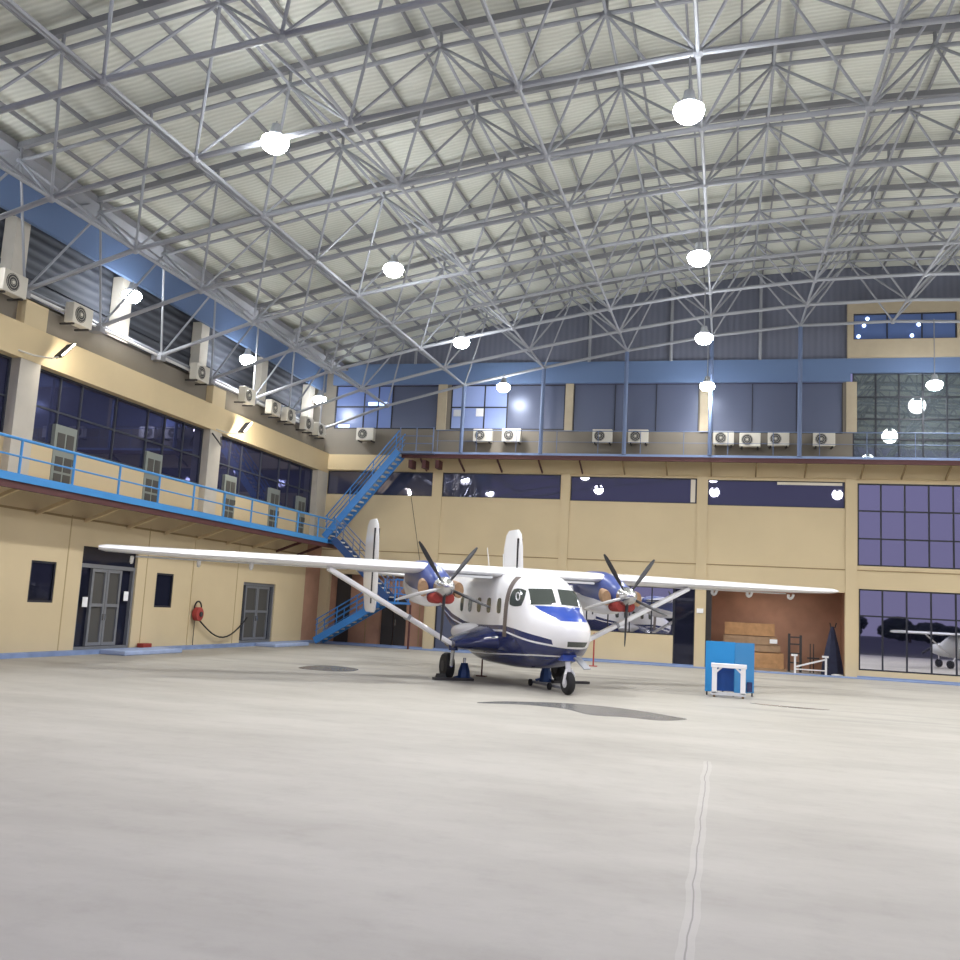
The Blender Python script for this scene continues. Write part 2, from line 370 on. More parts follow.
# lit rooms behind two upper windows: a lit pane and the tube lamp seen in it
MB().box((-18.6,BY+.066,10.4),(-15.72,BY+.079,12.44)).build('lit_pane','lit',w3a)
MB().box((-18.45,BY+.05,10.42),(-17.85,BY+.065,10.56)).build('tube_glow','litbright',w3a)
MB().box((-16.95,BY+.05,11.5),(-15.9,BY+.065,11.68)).build('tube_glow','litbright',w3a)
MB().box((-18.6,BY+.02,11.4),(-16.4,BY+.06,11.47)).build('transom','darkframe',w3a)
MB().box((-12.7,BY+.066,10.4),(-10.03,BY+.079,12.44)).build('lit_pane','lit2',w3b)
MB().box((-12.7,BY+.02,11.38),(-10.03,BY+.06,11.44)).build('transom','darkframe',w3b)
MB().box((-11.5,BY+.04,10.98),(-11.12,BY+.062,11.36)).build('paper_notice','paper',w3b)
MB().box((-12.6,BY+.04,10.98),(-12.25,BY+.062,11.3)).build('paper_notice','greyw',w3b)
o=window(5.2,9.3,14.33,15.5,[6.57,7.95],[],'deepblue',fw=.05,y=BY-.1)
for x,z in ((5.78,15.28),(5.64,14.98),(5.42,14.5),(7.82,14.98),(7.55,14.5)):
    MB().rev([(.075,0),(.075,.02)],(x,BY-.13,z),'Y',10).build('downlight','litdot',o)
# ---------------------------------------------------------------- ground floor of back wall
trim(MB().box((-18.3,BY+.3,0),(-13.45,BY+.36,3.3)),'brick')
dn=1
def door_st(mb_,m,**k):
    global dn
    o=st(mb_.build('door_%d'%dn,m)); dn+=1; return o
door_st(MB().box((-17.95,BY+.22,.02),(-17.25,BY+.29,3.28)),'darkdoor')
o=door_st(MB().box((-15.6,BY+.22,.05),(-15.02,BY+.29,2.35)).box((-14.98,BY+.22,.05),(-14.4,BY+.29,2.35)),'darkdoor')
MB().tube((-14.9,BY+.19,1.0),(-14.9,BY+.19,1.3),.02).build('door_handle','metal',o)
for x in (-16.4,-13.75): trim(MB().box((x-.02,BY+.27,0),(x+.02,BY+.3,3.3)),'soffit')
o=door_st(MB().box((-2.06,BY+.1,.02),(-1.24,BY+.14,3.33)),'gl_black')
MB().box((-2.1,BY+.06,.0),(-2.05,BY+.16,3.37)).box((-1.25,BY+.06,0),(-1.2,BY+.16,3.37)).build('door_frame','darkframe',o)
# store room
sr=MB().box((-1.1,BY+3.6,0),(5.3,BY+3.75,3.9)); sr.box((-1.1,BY+.36,0),(-.95,BY+3.6,3.9)); sr.box((5.15,BY+.36,0),(5.3,BY+3.6,3.9)); sr.box((-1.1,BY+.36,3.75),(5.3,BY+3.6,3.9))
st(sr.build('wall_store','brick'))
trim(MB().box((-.74,BY+.25,0),(-.5,BY+.33,3.48)),'darkdoor')
# sign on pillar
tag(MB().box((-1.12,BY-.1,2.32),(-.84,BY-.075,2.52)).build('wall_sign','paper'),'small white notice on the beige pillar left of the open store room','sign')
# ---------------------------------------------------------------- left wall
glz=LX-.3
lh=[(22.92,23.97,1.5,2.67),(25.1,27.93,0,3.24),(29.1,30.16,1.45,2.62),(35.28,38.15,0,2.56)]
mb=holes(MB(),'X',LX-.35,LX,8,41.1,0,4.6,lh); mb2=MB().box((LX-.35,41.1,0),(LX,BY,4.6))
wl=st(mb.build('wall_left','beige')); trim(mb2,'brick')
# second floor: sill wall, columns, beam, upper wall
mb=MB()
cols=[(11.55,12.4),(21.55,22.35),(31.65,32.5),(41.6,BY)]
drs=[(18.1,19.05),(23.52,24.48),(28.1,29.06),(33.42,34.35),(37.3,38.25),(40.1,40.95)]
holes(mb,'X',LX-.5,LX-.22,8,BY,4.6,6.02,[(a,b,4.6,6.02) for a,b in drs])
st(mb.build('wall_left_gallery','beige'))
for a,b in cols: trim(MB().box((LX-.6,a,4.6),(LX+.02,b,8.13)),'greycol')
trim(MB().box((LX-.6,8,8.13),(LX+.04,BY,9.08)),'beige2')
trim(MB().box((LX-.6,8,9.08),(LX-.3,BY,9.95)),'parapet')
for a,b in cols[:3]: trim(MB().box((LX-.4,a,9.08),(LX-.02,b+.1,9.8)),'beige')
trim(MB().box((LX-1.2,8,9.9),(LX-.3,BY,9.97)),'parapet')
trim(MB().box((LX-1.3,8,9.95),(LX-1.2,BY,13.45)),'louver')
trim(MB().box((LX-1.3,BY,9.0),(LX,BY+.3,13.5)),'parapet')
trim(MB().box((LX-1.2,8,10.9),(LX-1.13,BY,11.05)),'clad')
for k in range(-2,5): trim(MB().box((LX-1.15,21.65+5*k,9.97),(LX-.75,22.2+5*k,12.3)),'greycol')
trim(MB().box((LX-.55,8,12.15),(LX-.4,BY,13.45)),'band')
trim(MB().box((LX-1.3,8,13.45),(LX-.1,BY,13.5)),'rafter')
tops=[(12.4,21.55),(22.35,31.65),(32.5,41.6)]
for a,b in tops:
    ds=[d for d in drs if a<d[0]<b]
    ms=[]
    y=a+.05
    base=[a+(b-a)*t for t in (.14,.245,.43,.62,.73,.86)]
    for zlo,zhi,xs_ in ((6.02,8.13,base),):
        p=window(a,b,zlo,zhi,base,[7.05],'gl_navy',fm='clad',y=glz,axis='X',fw=.05)
for i,(a,b) in enumerate(drs):
    o=door_st(MB().box((glz-.02,a,4.7),(glz+.1,b,6.68)),'greendoor')
    q=MB()
    for c0,c1 in ((a+.12,(a+b)/2-.04),((a+b)/2+.04,b-.12)):
        for z0,z1 in ((4.85,5.25),(5.32,5.75),(5.95,6.45)): q.box((glz+.1,c0,z0),(glz+.115,c1,z1))
    q.build('door_panel','mesh',o)
    MB().box((glz+.1,b-.09,5.55),(glz+.15,b-.05,5.75)).build('door_handle','metal',o)
# ground floor windows / doors left
for a,b,c,d in (lh[0],lh[2]): window(a,b,c,d,[],[],'gl_black',y=LX-.05,axis='X',fw=.06)
def screen_door(y0,y1,z1,transom,label_papers):
    o=door_st(MB().box((LX-.22,y0,.1),(LX-.18,y1,z1 if transom is None else transom)),'gl_black')
    zt=z1 if transom is None else transom
    w=y1-y0; fr=MB()
    for a in (y0,y1-.1): fr.box((LX-.18,a,.1),(LX-.06,a+.1,zt))
    fr.box((LX-.175,y0+.1,zt-.12),(LX-.063,y1-.1,zt)); fr.box((LX-.175,y0+.1,.1),(LX-.063,y1-.1,.2))
    fr.build('door_frame','alum',o)
    side=.2*w if transom else .1*w
    c=(y0+y1)/2
    for s0,s1 in ((y0+side+.1,c-.01),(c+.01,y1-side-.1)):
        lf=MB()
        for a in (s0,s1-.1): lf.box((LX-.17,a,.22),(LX-.08,a+.1,zt-.13))
        for zz in (.22,(zt)*.52,zt-.23): lf.box((LX-.165,s0+.1,zz),(LX-.083,s1-.1,zz+.1))
        l=lf.build('door_leaf','alum',o)
        MB().box((LX-.15,s0+.08,.3),(LX-.13,s1-.08,zt-.2)).build('screen','mesh',l)
        MB().box((LX-.08,s0+.04 if s0>c else s1-.07,1.0),(LX-.03,s0+.07 if s0>c else s1-.04,1.2)).build('door_handle','metal',l)
    if transom:
        MB().box((LX-.18,y0,transom),(LX-.1,y1,z1)).build('transom_panel','gl_black',o)
    for (py,pz) in label_papers: MB().box((LX-.06,py-.12,pz-.15),(LX-.05,py+.12,pz+.15)).build('paper_notice','paper',o)
    return o
screen_door(25.1,27.93,3.24,2.72,[(25.5,1.55),(27.55,1.78)])
screen_door(35.28,38.15,2.56,None,[])
# wall grooves / thin pilasters
for y in (24.42,28.47,31.4,34.7): trim(MB().box((LX,y-(.05 if y==31.4 else .02),.1),(LX+(.035 if y==31.4 else .01),y+(.05 if y==31.4 else .02),4.1)),'groove' if y!=31.4 else 'beige')
trim(MB().box((LX,8,0),(LX+.35,BY-.06,.12)),'blue_kerb')
for y0,y1 in ((25.9,29.1),(36.0,39.3)):
    tag(MB().box((LX+.36,y0,.0),(LX+1.25,y1,.14)).build('door_step','step',bevel=.03),'low pale blue step in front of the %s'%('double screen door nearest the camera' if y0<30 else 'grey double door beside the hose'),'step','painted door steps')
tag(MB().box((LX+.02,20.9,2.12),(LX+.05,21.35,2.42)).build('wall_sign','paper'),'small white plate on the left wall at the photo edge','sign')
tag(MB().box((LX+.06,28.25,.12),(LX+.3,28.75,.26)).build('red_box','redbox',bevel=.02),'small red box on the floor beside the near double door','box')
# ---------------------------------------------------------------- left gallery deck
W=1.4
t=thing('gallery_walkway','long cantilevered gallery deck with blue edge along the left wall','walkway',(LX+.7,25,4.5))
MB().box((LX,8,4.6),(LX+W,41.4,4.72)).build('deck','soffit',t)
MB().box((LX+W-.06,8,4.56),(LX+W+.02,41.4,4.76)).build('edge_strip','blue',t)
MB().box((LX+W-.16,8,4.38),(LX+W-.04,41.4,4.56)).build('edge_beam','darkred',t)
for k in range(12):
    y=16.4+2.15*k
    MB().obox((LX+W-.1,y,4.48),(LX+.02,y,3.98),.08,.1).build('bracket','beige2' if y<37 else 'darkred',t)
MB().box((LX,8,4.0),(LX+.04,41,4.06)).build('wall_rail','soffit',t)
t=thing('railing','sky blue two-bar railing along the edge of the left gallery','railing',(LX+W-.05,25,4.76))
x=LX+W-.03
for i,z in enumerate((5.64,5.2)): MB().tube((x,8,z),(x,40.9,z),.04 if i==0 else .025,8).build('rail','blue',t,smooth=True)
for k in range(14):
    y=14.2+2.07*k
    MB().tube((x,y,4.76),(x,y,5.64),.035,8).build('post','blue',t,smooth=True)
# ---------------------------------------------------------------- back walkway
t=thing('upper_walkway','long steel walkway with dark red edge beam high on the back wall','walkway',(0,42.1,8.9))
MB().box((-14.6,41.5,8.93),(17,BY-.12,9.0)).build('deck','parapet',t)
MB().box((-14.6,41.44,8.93),(17,41.5,9.03)).build('edge_strip','railpale',t)
MB().box((-14.6,41.46,8.74),(17,41.58,8.93)).build('edge_beam','darkred',t)
for x in (-13.7,-11.85,-10.05,-8.15,-6.3,-4.4,-2.53,-.63,1.24,3.25,5.5,7.1,8.8,10.6,12.4): MB().obox((x,41.55,8.72),(x,BY-.13,8.32),.06,.09).build('bracket','darkred' if x<-5 else 'soffit',t)
for x in (-14.2,-13.55,-12.9): MB().box((x-.09,41.6,8.3),(x+.09,42.2,8.68)).build('hanger','darkred',t)
t=thing('railing','thin grey-blue railing along the high back walkway','railing',(0,41.47,9.05))
for z,r in ((10.05,.022),(9.55,.012)): MB().tube((-13.0,41.47,z),(17,41.47,z),r,8).build('rail','railgrey',t)
for k in range(17): x=-12.9+1.85*k; MB().tube((x,41.47,9.05),(x,41.47,10.05),.016,6).build('post','railgrey',t)
# ---------------------------------------------------------------- staircase
t=thing('steel_staircase','blue zigzag steel staircase in the corner climbing from floor to high walkway','staircase',(-16.5,41,0))
def flight(p0,p1,y0,y1,nt,m='bluesteel',rm='bluesteel',rails=True):
    """flight in the X-Z plane between y0,y1"""
    a=Vector((p0[0],0,p0[1])); b=Vector((p1[0],0,p1[1]))
    s=MB()
    for y in (y0,y1): s.obox((a.x,y,a.z),(b.x,y,b.z),.06,.32)
    o=s.build('stair_flight',m,t)
    for i in range(nt):
        q=a.lerp(b,(i+.5)/nt); dx=(b.x-a.x)/nt
        MB().box((q.x-abs(dx)*.6,y0+.03,q.z-.03),(q.x+abs(dx)*.6,y1-.03,q.z+.03)).build('tread','acw',o)
    if rails:
        for y in (y0,y1):
            for h,r in ((.95,.028),(.7,.018),(.45,.018)): MB().tube((a.x,y,a.z+h),(b.x,y,b.z+h),r,6).build('handrail',rm,o)
            for k in range(4):
                q=a.lerp(b,(k+.08)/3.2); MB().tube((q.x,y,q.z),(q.x,y,q.z+.95),.025,6).build('baluster',rm,o)
flight((-18.1,.15),(-15.1,2.0),41.1,41.95,11)
flight((-14.35,2.2),(-17.1,4.75),40.1,40.95,13,m='jack',rm='railgrey')
flight((-18.0,4.9),(-14.65,9.0),41.1,41.95,20,rm='bluesteel')
l=MB().box((-15.1,40.1,2.0),(-13.9,42.0,2.1)).build('landing','bluesteel',t)
q=MB()
for x in (-15.0,-14.5,-14.0):
    q.tube((x,42.0,2.1),(x,42.0,3.1),.03)
    if x>-14.9: q.tube((x,40.1,2.1),(x,40.1,3.1),.03)
for z in (2.45,2.75,3.1): q.tube((-15,42,z),(-13.95,42,z),.025).tube((-13.95,40.1,z),(-13.95,42,z),.025)
for a_,b_ in (((-14.9,42,2.1),(-14,42,3.1)),((-14.9,42,3.1),(-14,42,2.1))): q.tube(a_,b_,.02)
q.build('railing','bluesteel',l)
for x,y in ((-13.85,41.9),):
    MB().tube((x,y,0),(x,y,2.0),.05,8).build('support_post','darkred',l)
l=MB().box((-14.65,41.1,8.9),(-13.0,41.98,9.0)).build('landing','railgrey',t)
q=MB()
for x in (-14.6,-13.8,-13.0): q.tube((x,41.1,9),(x,41.1,10.1),.03)
for z in (9.35,9.7,10.1): q.tube((-14.6,41.1,z),(-13,41.1,z),.022)
q.build('railing','railgrey',l)
l=MB().box((-18.79,41.1,4.62),(-17.9,41.98,4.75)).box((-17.9,40.1,4.62),(-17.1,41.0,4.75)).box((LX+W,40.1,4.58),(-17.1,41.0,4.7)).build('landing','bluesteel',t)
# ---------------------------------------------------------------- pipes along the left wall top
for i,(dz,dx) in enumerate(((9.98,-.1),(10.12,-.2))):
    tag(MB().tube((LX+dx,8,dz),(LX+dx,42.3,dz),.05,8).build('pipe','greyw' if i==0 else 'steel',smooth=True),('lower' if i==0 else 'upper')+' grey pipe running along the top of the left wall ledge','pipe','pipes along the left wall ledge')
# ---------------------------------------------------------------- roof
RY0,RY1=9.0,BY+.3
ys=[RY0,RY1]; rx=[-20.2]+TOPX+[32.6]
m_=MB()
for a,b in zip(rx,rx[1:]):
    vs=[(a,RY0,sheetz(a,RY0)),(b,RY0,sheetz(b,RY0)),(b,RY1,sheetz(b,RY1)),(a,RY1,sheetz(a,RY1))]
    m_.add(vs+[(x,y,z+.08) for x,y,z in vs],[(0,1,2,3),(7,6,5,4),(0,4,5,1),(1,5,6,2),(2,6,7,3),(3,7,4,0)])
st(m_.build('ceiling','roof'))
BYS=[21.42+3.33*k for k in range(-3,7)]; TYS=[y+1.665 for y in BYS[:-1]]
fr=thing('roof_space_frame','grey tubular steel space frame carrying the whole hangar roof','roof frame',(6.6,26,10))
for y in BYS:
    m_=MB()
    for a,b in zip(BOTX,BOTX[1:]): m_.tube((a,y,botz(a,y)),(b,y,botz(b,y)),.066,8)
    m_.build('bottom_chord','steel',fr)
for x in BOTX[1:-1]:
    m_=MB()
    for a,b in zip(BYS,BYS[1:]): m_.tube((x,a,botz(x,a)),(x,b,botz(x,b)),.045,6)
    m_.build('bottom_cross_chord','steel',fr)
for y in TYS:
    m_=MB()
    for a,b in zip(TOPX,TOPX[1:]): m_.tube((a,y,topz(a,y)),(b,y,topz(b,y)),.055,6)
    m_.build('top_chord','steel',fr)
for x in TOPX[1:-1]:
    m_=MB()
    for a,b in zip(TYS,TYS[1:]): m_.tube((x,a,topz(x,a)),(x,b,topz(x,b)),.04,6)
    m_.build('top_cross_chord','steel',fr)
webs=[]
for i,x in enumerate(TOPX):
    for j,y in enumerate(TYS):
        for a in (0,1):
            for b in (0,1):
                bx_,by_=BOTX[i+a],BYS[j+b]
                webs.append(((x,y,topz(x,y)),(bx_,by_,botz(bx_,by_))))
def vis(w):
    x,y,z=[(p+q)/2 for p,q in zip(*w)]
    # in the field of view and near
    ang=math.atan2(-x,y); el=math.atan2(z-2,math.hypot(x,y))
    ok=(-.2<ang<.72) and el<.62
    return (0 if ok else 1000)+math.dist((x,y,z),(0,0,2))
webs.sort(key=vis)
for w in webs[:100]: MB().tube(w[0],w[1],.037,6).build('web_brace','steel',fr)
m_=MB()
for w in webs[100:]: m_.tube(w[0],w[1],.037,6,caps=False)
o=m_.build('web_brace','steel',fr); o['kind']='stuff'
m_=[]
for x in TOPX:
    for y in TYS: m_.append((x,y))
m_.sort(key=lambda p: vis(((p[0],p[1],14),(p[0],p[1],14))))
for x,y in m_[:100]: MB().tube((x,y,topz(x,y)),(x,y,topz(x,y)+POST),.045,6).build('stub_post','rafter',fr)
rest=MB()
for x,y in m_[100:]: rest.tube((x,y,topz(x,y)),(x,y,topz(x,y)+POST),.045,6)
rest.build('stub_post','rafter',fr)['kind']='stuff'
trim(MB().obox((-18.62,RY0,13.3),(-18.62,BY,13.3),1.15,.22),'rafter')
# node balls
nb=MB()
def ball(mb_,c,r):
    mb_.rev([(r*.5,-r*.87),(r,-r*.3),(r,r*.3),(r*.5,r*.87)],c,'Z',8)
for x in BOTX:
    for y in BYS: ball(nb,(x,y,botz(x,y)),.12)
for x in TOPX:
    for y in TYS: ball(nb,(x,y,topz(x,y)),.1)
nb.build('node_ball','steel',fr)['kind']='stuff'
# rafters over each top chord, purlins across them
for y in TYS:
    m_=MB(); pts=[-19.0]+TOPX+[32.2]
    for a,b in zip(pts,pts[1:]): m_.obox((a,y,topz(a,y)+POST+.07),(b,y,topz(b,y)+POST+.07),.14,.16)
    m_.build('rafter','rafter',fr)
px=-18.6
while px<32:
    m_=MB().obox((px,RY0,topz(px,RY0)+POST+.22),(px,BY,topz(px,BY)+POST+.22),.05,.11)
    m_.build('purlin','rafter',fr)
    px+=1.25
# columns carrying the last truss
for k,(x,lab) in enumerate(((-18.7,'beside the corner window'),(-15.45,'in front of the lit corner window'),(-11.75,'in front of the lit window with notices'),(-8.06,'left of the second beige upper pillar'),(-4.35,'in front of the third upper window'),(-.7,'beside the third beige upper pillar'),(2.95,'in front of the rightmost dark upper window'))):
    if k in (0,): continue
    y=41.4
    c=MB().tube((x,y,9.0 if x>-14.6 else botz(x,y)-2.2),(x,y,botz(x,y)),.09,10)
    if x<-14.6: continue
    tag(c.build('truss_column','railgrey',smooth=True),'slim blue-grey tube column standing on the back walkway, '+lab,'column','tube columns on the back walkway')
# wall node seats at left
for i,y in enumerate(BYS):
    if y<17: continue
    MB().box((LX-.3,y-.14,9.8),(LX+.08,y+.14,9.97)).build('bearing_block','rafter',fr)
# ---------------------------------------------------------------- lamps
GX=[-18.7,-9.8,-.85,8.1,17.0,26.0]; GY=[10.3,18.09,26.0,33.8,41.0]
labs={(-9.8,18.09):'large glaring round lamp high at upper left, nearest on its row',(-.85,18.09):'largest and brightest round lamp near the top of the photo',
(-9.8,26.0):'glaring round lamp in the middle of the roof, second of the left-centre row',(-.85,26.0):'second glaring round lamp below the brightest one',
(-9.8,33.8):'third round lamp of the left-centre row, above the second upper window',(-.85,33.8):'third round lamp below the brightest one, in front of the dark gable',
(-9.8,41.0):'small round lamp in front of the second upper window of the back wall',(-.85,41.0):'small round lamp beside the beige pillar of the back wall windows',
(8.1,41.0):'small round lamp in front of the tall curtain glazing at right',(-18.7,26.0):'nearest round lamp above the left wall ledge',
(-18.7,33.8):'middle round lamp above the left wall ledge',(-18.7,41.0):'round lamp in the far left corner beside the lit window'}
lampproto=None
for x in GX:
    for y in GY:
        if y<15 and x in(-18.7,26.0): pass
        z=11.95 if x>-18 and x<30 else 11.4
        if (x,y)==(-18.7,10.3): z=11.4
        lab=labs.get((x,y),'round high-bay lamp hanging from the roof frame outside the photographed part')
        t=thing('ceiling_lamp',lab,'lamp',(x,y,z),'high-bay lamps hung from the roof frame',local=True)
        MB().rev([(.2,.12),(.16,.22),(.12,.3),(.1,.42)],(0,0,0),'Z',20).build('housing','lampbody',t,smooth=True)
        MB().rev([(.08,-.22),(.19,-.19),(.27,-.11),(.31,.0),(.29,.08),(.22,.13)],(0,0,0),'Z',20).build('lens','lamp',t,smooth=True)
        zt=min(botz(x,y)+.0,15)
        top=max(.5,zt-z)
        MB().tube((0,0,.42),(0,0,top),.02,6).build('suspension_rod','lampbody',t)
        L=D.lights.new('lamp_light','AREA'); L.shape='DISK'; L.size=.6; L.energy=330*(.35 if x<-18 else 1)*(.35 if y>40 else 1); L.color=(1,.99,.975); L.spread=math.radians(150)
        lo=D.objects.new('lamp_light',L); COL.objects.link(lo); lo.location=(x,y,z-.3)
        L=D.lights.new('lamp_glow','POINT'); L.shadow_soft_size=.37; L.energy=230*(.1 if x<-18 else 1)*(.3 if y>40 else 1.1); L.color=(1,.99,.98)
        lo=D.objects.new('lamp_glow',L); COL.objects.link(lo); lo.location=(x,y,z-.05)
# floodlights on the left wall
def flood(y,z,lab,energy):
    t=thing('floodlight',lab,'floodlight',(LX+.04,y,z),'floodlights on the left wall beam')
    MB().path([(LX+.03,y-.9,z-.05),(LX+.3,y-.6,z-.12),(LX+.55,y-.2,z-.1),(LX+.6,y,z)],.025).build('arm','acw',t)
    MB().obox((LX+.6,y,z),(LX+.72,y+.32,z+.42),.32,.09).build('housing','rackdark',t)
    MB().obox((LX+.67,y-.02,z+.02),(LX+.79,y+.3,z+.44),.26,.02).build('lens','floodlens',t)
    L=D.lights.new('flood_light','AREA'); L.size=.3; L.energy=energy; L.color=(1,.93,.8)
    lo=D.objects.new('flood_light',L); COL.objects.link(lo); lo.location=(LX+.95,y+.3,z+.25)
    lo.rotation_euler=Vector((-.8,.9,-.45)).to_track_quat('-Z','Y').to_euler()
flood(22.3,8.35,'small floodlight on a curved arm on the left wall beam at the photo edge',25)
flood(32.9,8.25,'lit floodlight on a curved arm beside the second pale column',90)
t=MB().path([(LX+.04,31.75,8.0),(LX+.35,31.95,7.55),(LX+.1,32.3,7.95)],.03); tag(t.build('wall_bracket','rackdark'),'dark V-shaped bracket at the top of the second pale column','bracket')
# ---------------------------------------------------------------- AC units
ac=thing('ac_unit','x','air conditioner',(0,0,0),'outdoor AC units on the walls',local=True)
c=MB().box((-.44,-.15,0),(.44,.15,.6)).build('casing','acw',ac,bevel=.02)
MB().rev([(.24,0),(.24,.012)],(-.12,-.165,.3),'Y',20).build('fan_grille','acdark',ac)
q=MB()
for r in (.08,.15,.22): 
    pts=[(-.12+r*math.cos(a*math.pi/8),-.172,.3+r*math.sin(a*math.pi/8)) for a in range(17)]; q.path(pts,.006,4)
q.build('fan_guard','acw',ac)
MB().tube((-.12,-.19,.3),(-.12,-.165,.3),.05,8).build('fan_hub','acw',ac)
for x in (-.33,.33): MB().box((x-.03,-.12,-.05),(x+.03,.35,0)).build('bracket','rackdark',ac)
acs=[(-16.77,42.3,9.68,'under the lit corner window of the back wall'),(-10.97,42.3,9.66,'left one of the pair under the lit window with notices'),(-9.6,42.3,9.68,'right one of the pair under the lit window with notices'),
(-5.42,42.3,9.67,'left one of the pair under the third upper window'),(-3.82,42.3,9.67,'right one of the pair under the third upper window'),(-.14,42.3,9.62,'leftmost of four under the fourth upper window'),(.97,42.3,9.55,'second of four, hung slightly lower, under the fourth upper window'),(2.15,42.3,9.6,'third of four under the fourth upper window'),(4.0,42.3,9.6,'rightmost under the fourth upper window next to the curtain glazing')]
first=True
def put_ac(x,y,z,rz,lab,sc=1):
    global first
    o=ac if first else dup(ac)
    first=False
    o.location=(x,y,z); o.rotation_euler=(0,0,rz); o['label']='white AC unit, '+lab; o.scale=(sc,)*3
for x,y,z,lab in acs: put_ac(x,y,z,0,lab)
la=[(20.7,'cut by the left edge of the photo on the left wall ledge'),(23.5,'second from the left photo edge, on the left wall ledge'),(30.3,'on the left wall ledge just before the second pale column'),(33.9,'first past the second pale column on the left wall ledge'),(36.2,'nearer of the middle pair beyond the second pale column'),(37.7,'farther of the middle pair beyond the second pale column'),(39.6,'second last before the corner, left wall'),(41.0,'last before the corner on the left wall')]
for y,lab in la: put_ac(LX+.17,y,9.62,math.pi/2,lab)
# ---------------------------------------------------------------- hose reel
t=thing('hose_reel','red hose reel on the left wall with black hose drooping to the grey double door','hose reel',(LX+.1,32.0,1.2))
MB().rev([(.22,0),(.25,.02),(.25,.2),(.22,.22)],(LX+.06,31.7,1.25),'X',24).build('drum','redcov',t,smooth=True)
MB().rev([(.09,0),(.09,.05)],(LX+.28,31.7,1.25),'X',12).build('hub','acdark',t)
q=MB(); q.path([(LX+.15,31.7+.24*math.cos(a*math.pi/8),1.46+.25*math.sin(a*math.pi/8)) for a in range(9)],.03); q.build('hose_loop','black',t)
pts=[(LX+.16,31.9+3.6*k/12,1.0-.75*math.sin(math.pi*min(1,k/12*.95)) + .25*k/12) for k in range(13)]
MB().path(pts,.028,8).build('hose','black',t)
MB().tube((LX+.06,31.7,.1),(LX+.06,31.7,1.0),.015).build('feed_pipe','rackdark',t)
# ---------------------------------------------------------------- store room goods
def crate(x0,x1,y0,y1,z0,z1,m,lab):
    t=thing('wooden_crate',lab,'crate',((x0+x1)/2,(y0+y1)/2,z0),'crates stacked in the store room')
    b=MB()
    nz=max(1,round((z1-z0)/.22)); h=(z1-z0)/nz
    for k in range(nz): b.box((x0+.02,y0+.02,z0+k*h+.006),(x1-.02,y1-.02,z0+(k+1)*h-.006))
    b.box((x0+.04,y0+.04,z0),(x1-.04,y1-.04,z1-.005)); b.build('boarding',m,t)
    for x in (x0+.15,(x0+x1)/2,x1-.15): MB().box((x-.05,y0-.015,z0),(x+.05,y0+.02,z1)).build('batten',m,t)
crate(-.1,2.6,44.2,45.4,.1,.76,'wood','large wooden crate at the bottom of the stack in the store room')
crate(-.2,2.45,44.2,45.3,.8,1.1,'wood2','grey wooden crate just above the bottom one in the store room')
crate(.0,2.3,44.15,45.3,1.1,1.46,'wood2','greyish wooden crate second from the top of the stack')
crate(.05,2.2,44.1,45.2,1.48,2.02,'wood','topmost tan wooden crate of the stack in the store room')
t=thing('added_fill_lamp','unseen batten lamp added behind the lintel to brighten the store room','lamp',(2,44.3,3.7))  # fixture added out of view so the store room is brighter
MB().box((1.3,44.25,3.67),(2.7,44.4,3.74)).build('body','greyw',t); MB().box((1.33,44.28,3.66),(2.67,44.37,3.68)).build('tube','floodlens',t)
L=D.lights.new('store_fill_light','AREA'); L.shape='RECTANGLE'; L.size=1.3; L.size_y=.1; L.energy=45; L.color=(1,.95,.88)  # added fill light for the dim store room
lo=D.objects.new('store_fill_light',L); COL.objects.link(lo); lo.location=(2,44.32,3.63)
tag(MB().box((1.98,44.1,1.18),(2.3,44.133,1.36)).build('crate_label','paper'),'small white paper label on the second crate','paper')
tag(MB().box((-.2,44.2,0),(2.7,45.4,.1)).build('pallet','wood2'),'low timber pallet under the stacked crates','pallet')
t=thing('trolley_rack','dark upright steel rack standing right of the crates','rack',(3.05,44.6,0))
for x in (2.82,3.3): MB().box((x-.05,44.5,0),(x+.05,44.62,1.65 if x<3 else 1.6)).build('upright','rackdark',t)
for z in (.4,.8,1.2,1.5): MB().box((2.87,44.53,z-.03),(3.25,44.59,z+.03)).build('rung','rackdark',t)
t=thing('trolley_rack','thin dark stand between the upright rack and the white trolley','rack',(3.85,44.8,0))
for x in (3.72,3.86): MB().box((x-.02,44.8,0),(x+.02,44.85,1.25)).build('upright','rackdark',t)
MB().box((3.6,44.75,.6),(4.1,44.9,.66)).build('shelf','rackdark',t)
t=thing('white_trolley','low white steel frame trolley with diagonal brace in the store room','trolley',(3.6,43.8,0))
for x in (3.0,4.25): MB().box((x-.04,43.5,.0),(x+.04,43.6,.72)).build('leg','whitesteel',t); 
for x in (3.0,4.25): MB().box((x-.15,43.45,.72),(x+.1,43.65,.8)).build('cap','whitesteel',t)
MB().obox((3.05,43.55,.28),(4.22,43.55,.64),.05,.07).build('brace','whitesteel',t)
MB().box((3.0,43.52,.15),(4.25,43.58,.2)).build('bottom_bar','whitesteel',t)
def cone_tarp(x,y,h,r,lab):
    rings=[]
    for k in range(9):
        u=k/8; rr=r*(1-u**1.3*.86); z=h*u
        rings.append([(x+rr*math.cos(2*math.pi*i/16)*(1+.12*(i%2)),y+rr*.7*math.sin(2*math.pi*i/16)*(1+.12*(i%2)),z) for i in range(16)])
    t=thing('covered_jack',lab,'covered stand',(x,y,0))
    MB().loft(rings).build('cover','tarp',t,smooth=True)
    for dx in (-.06,.1): MB().tube((x+dx,y,h-.05),(x+dx*1.6,y,h+.16),.025).build('pole_tip','rackdark',t)
cone_tarp(4.55,44.0,2.05,.44,'tall dark blue tarpaulin-covered stand against the right side of the store room')
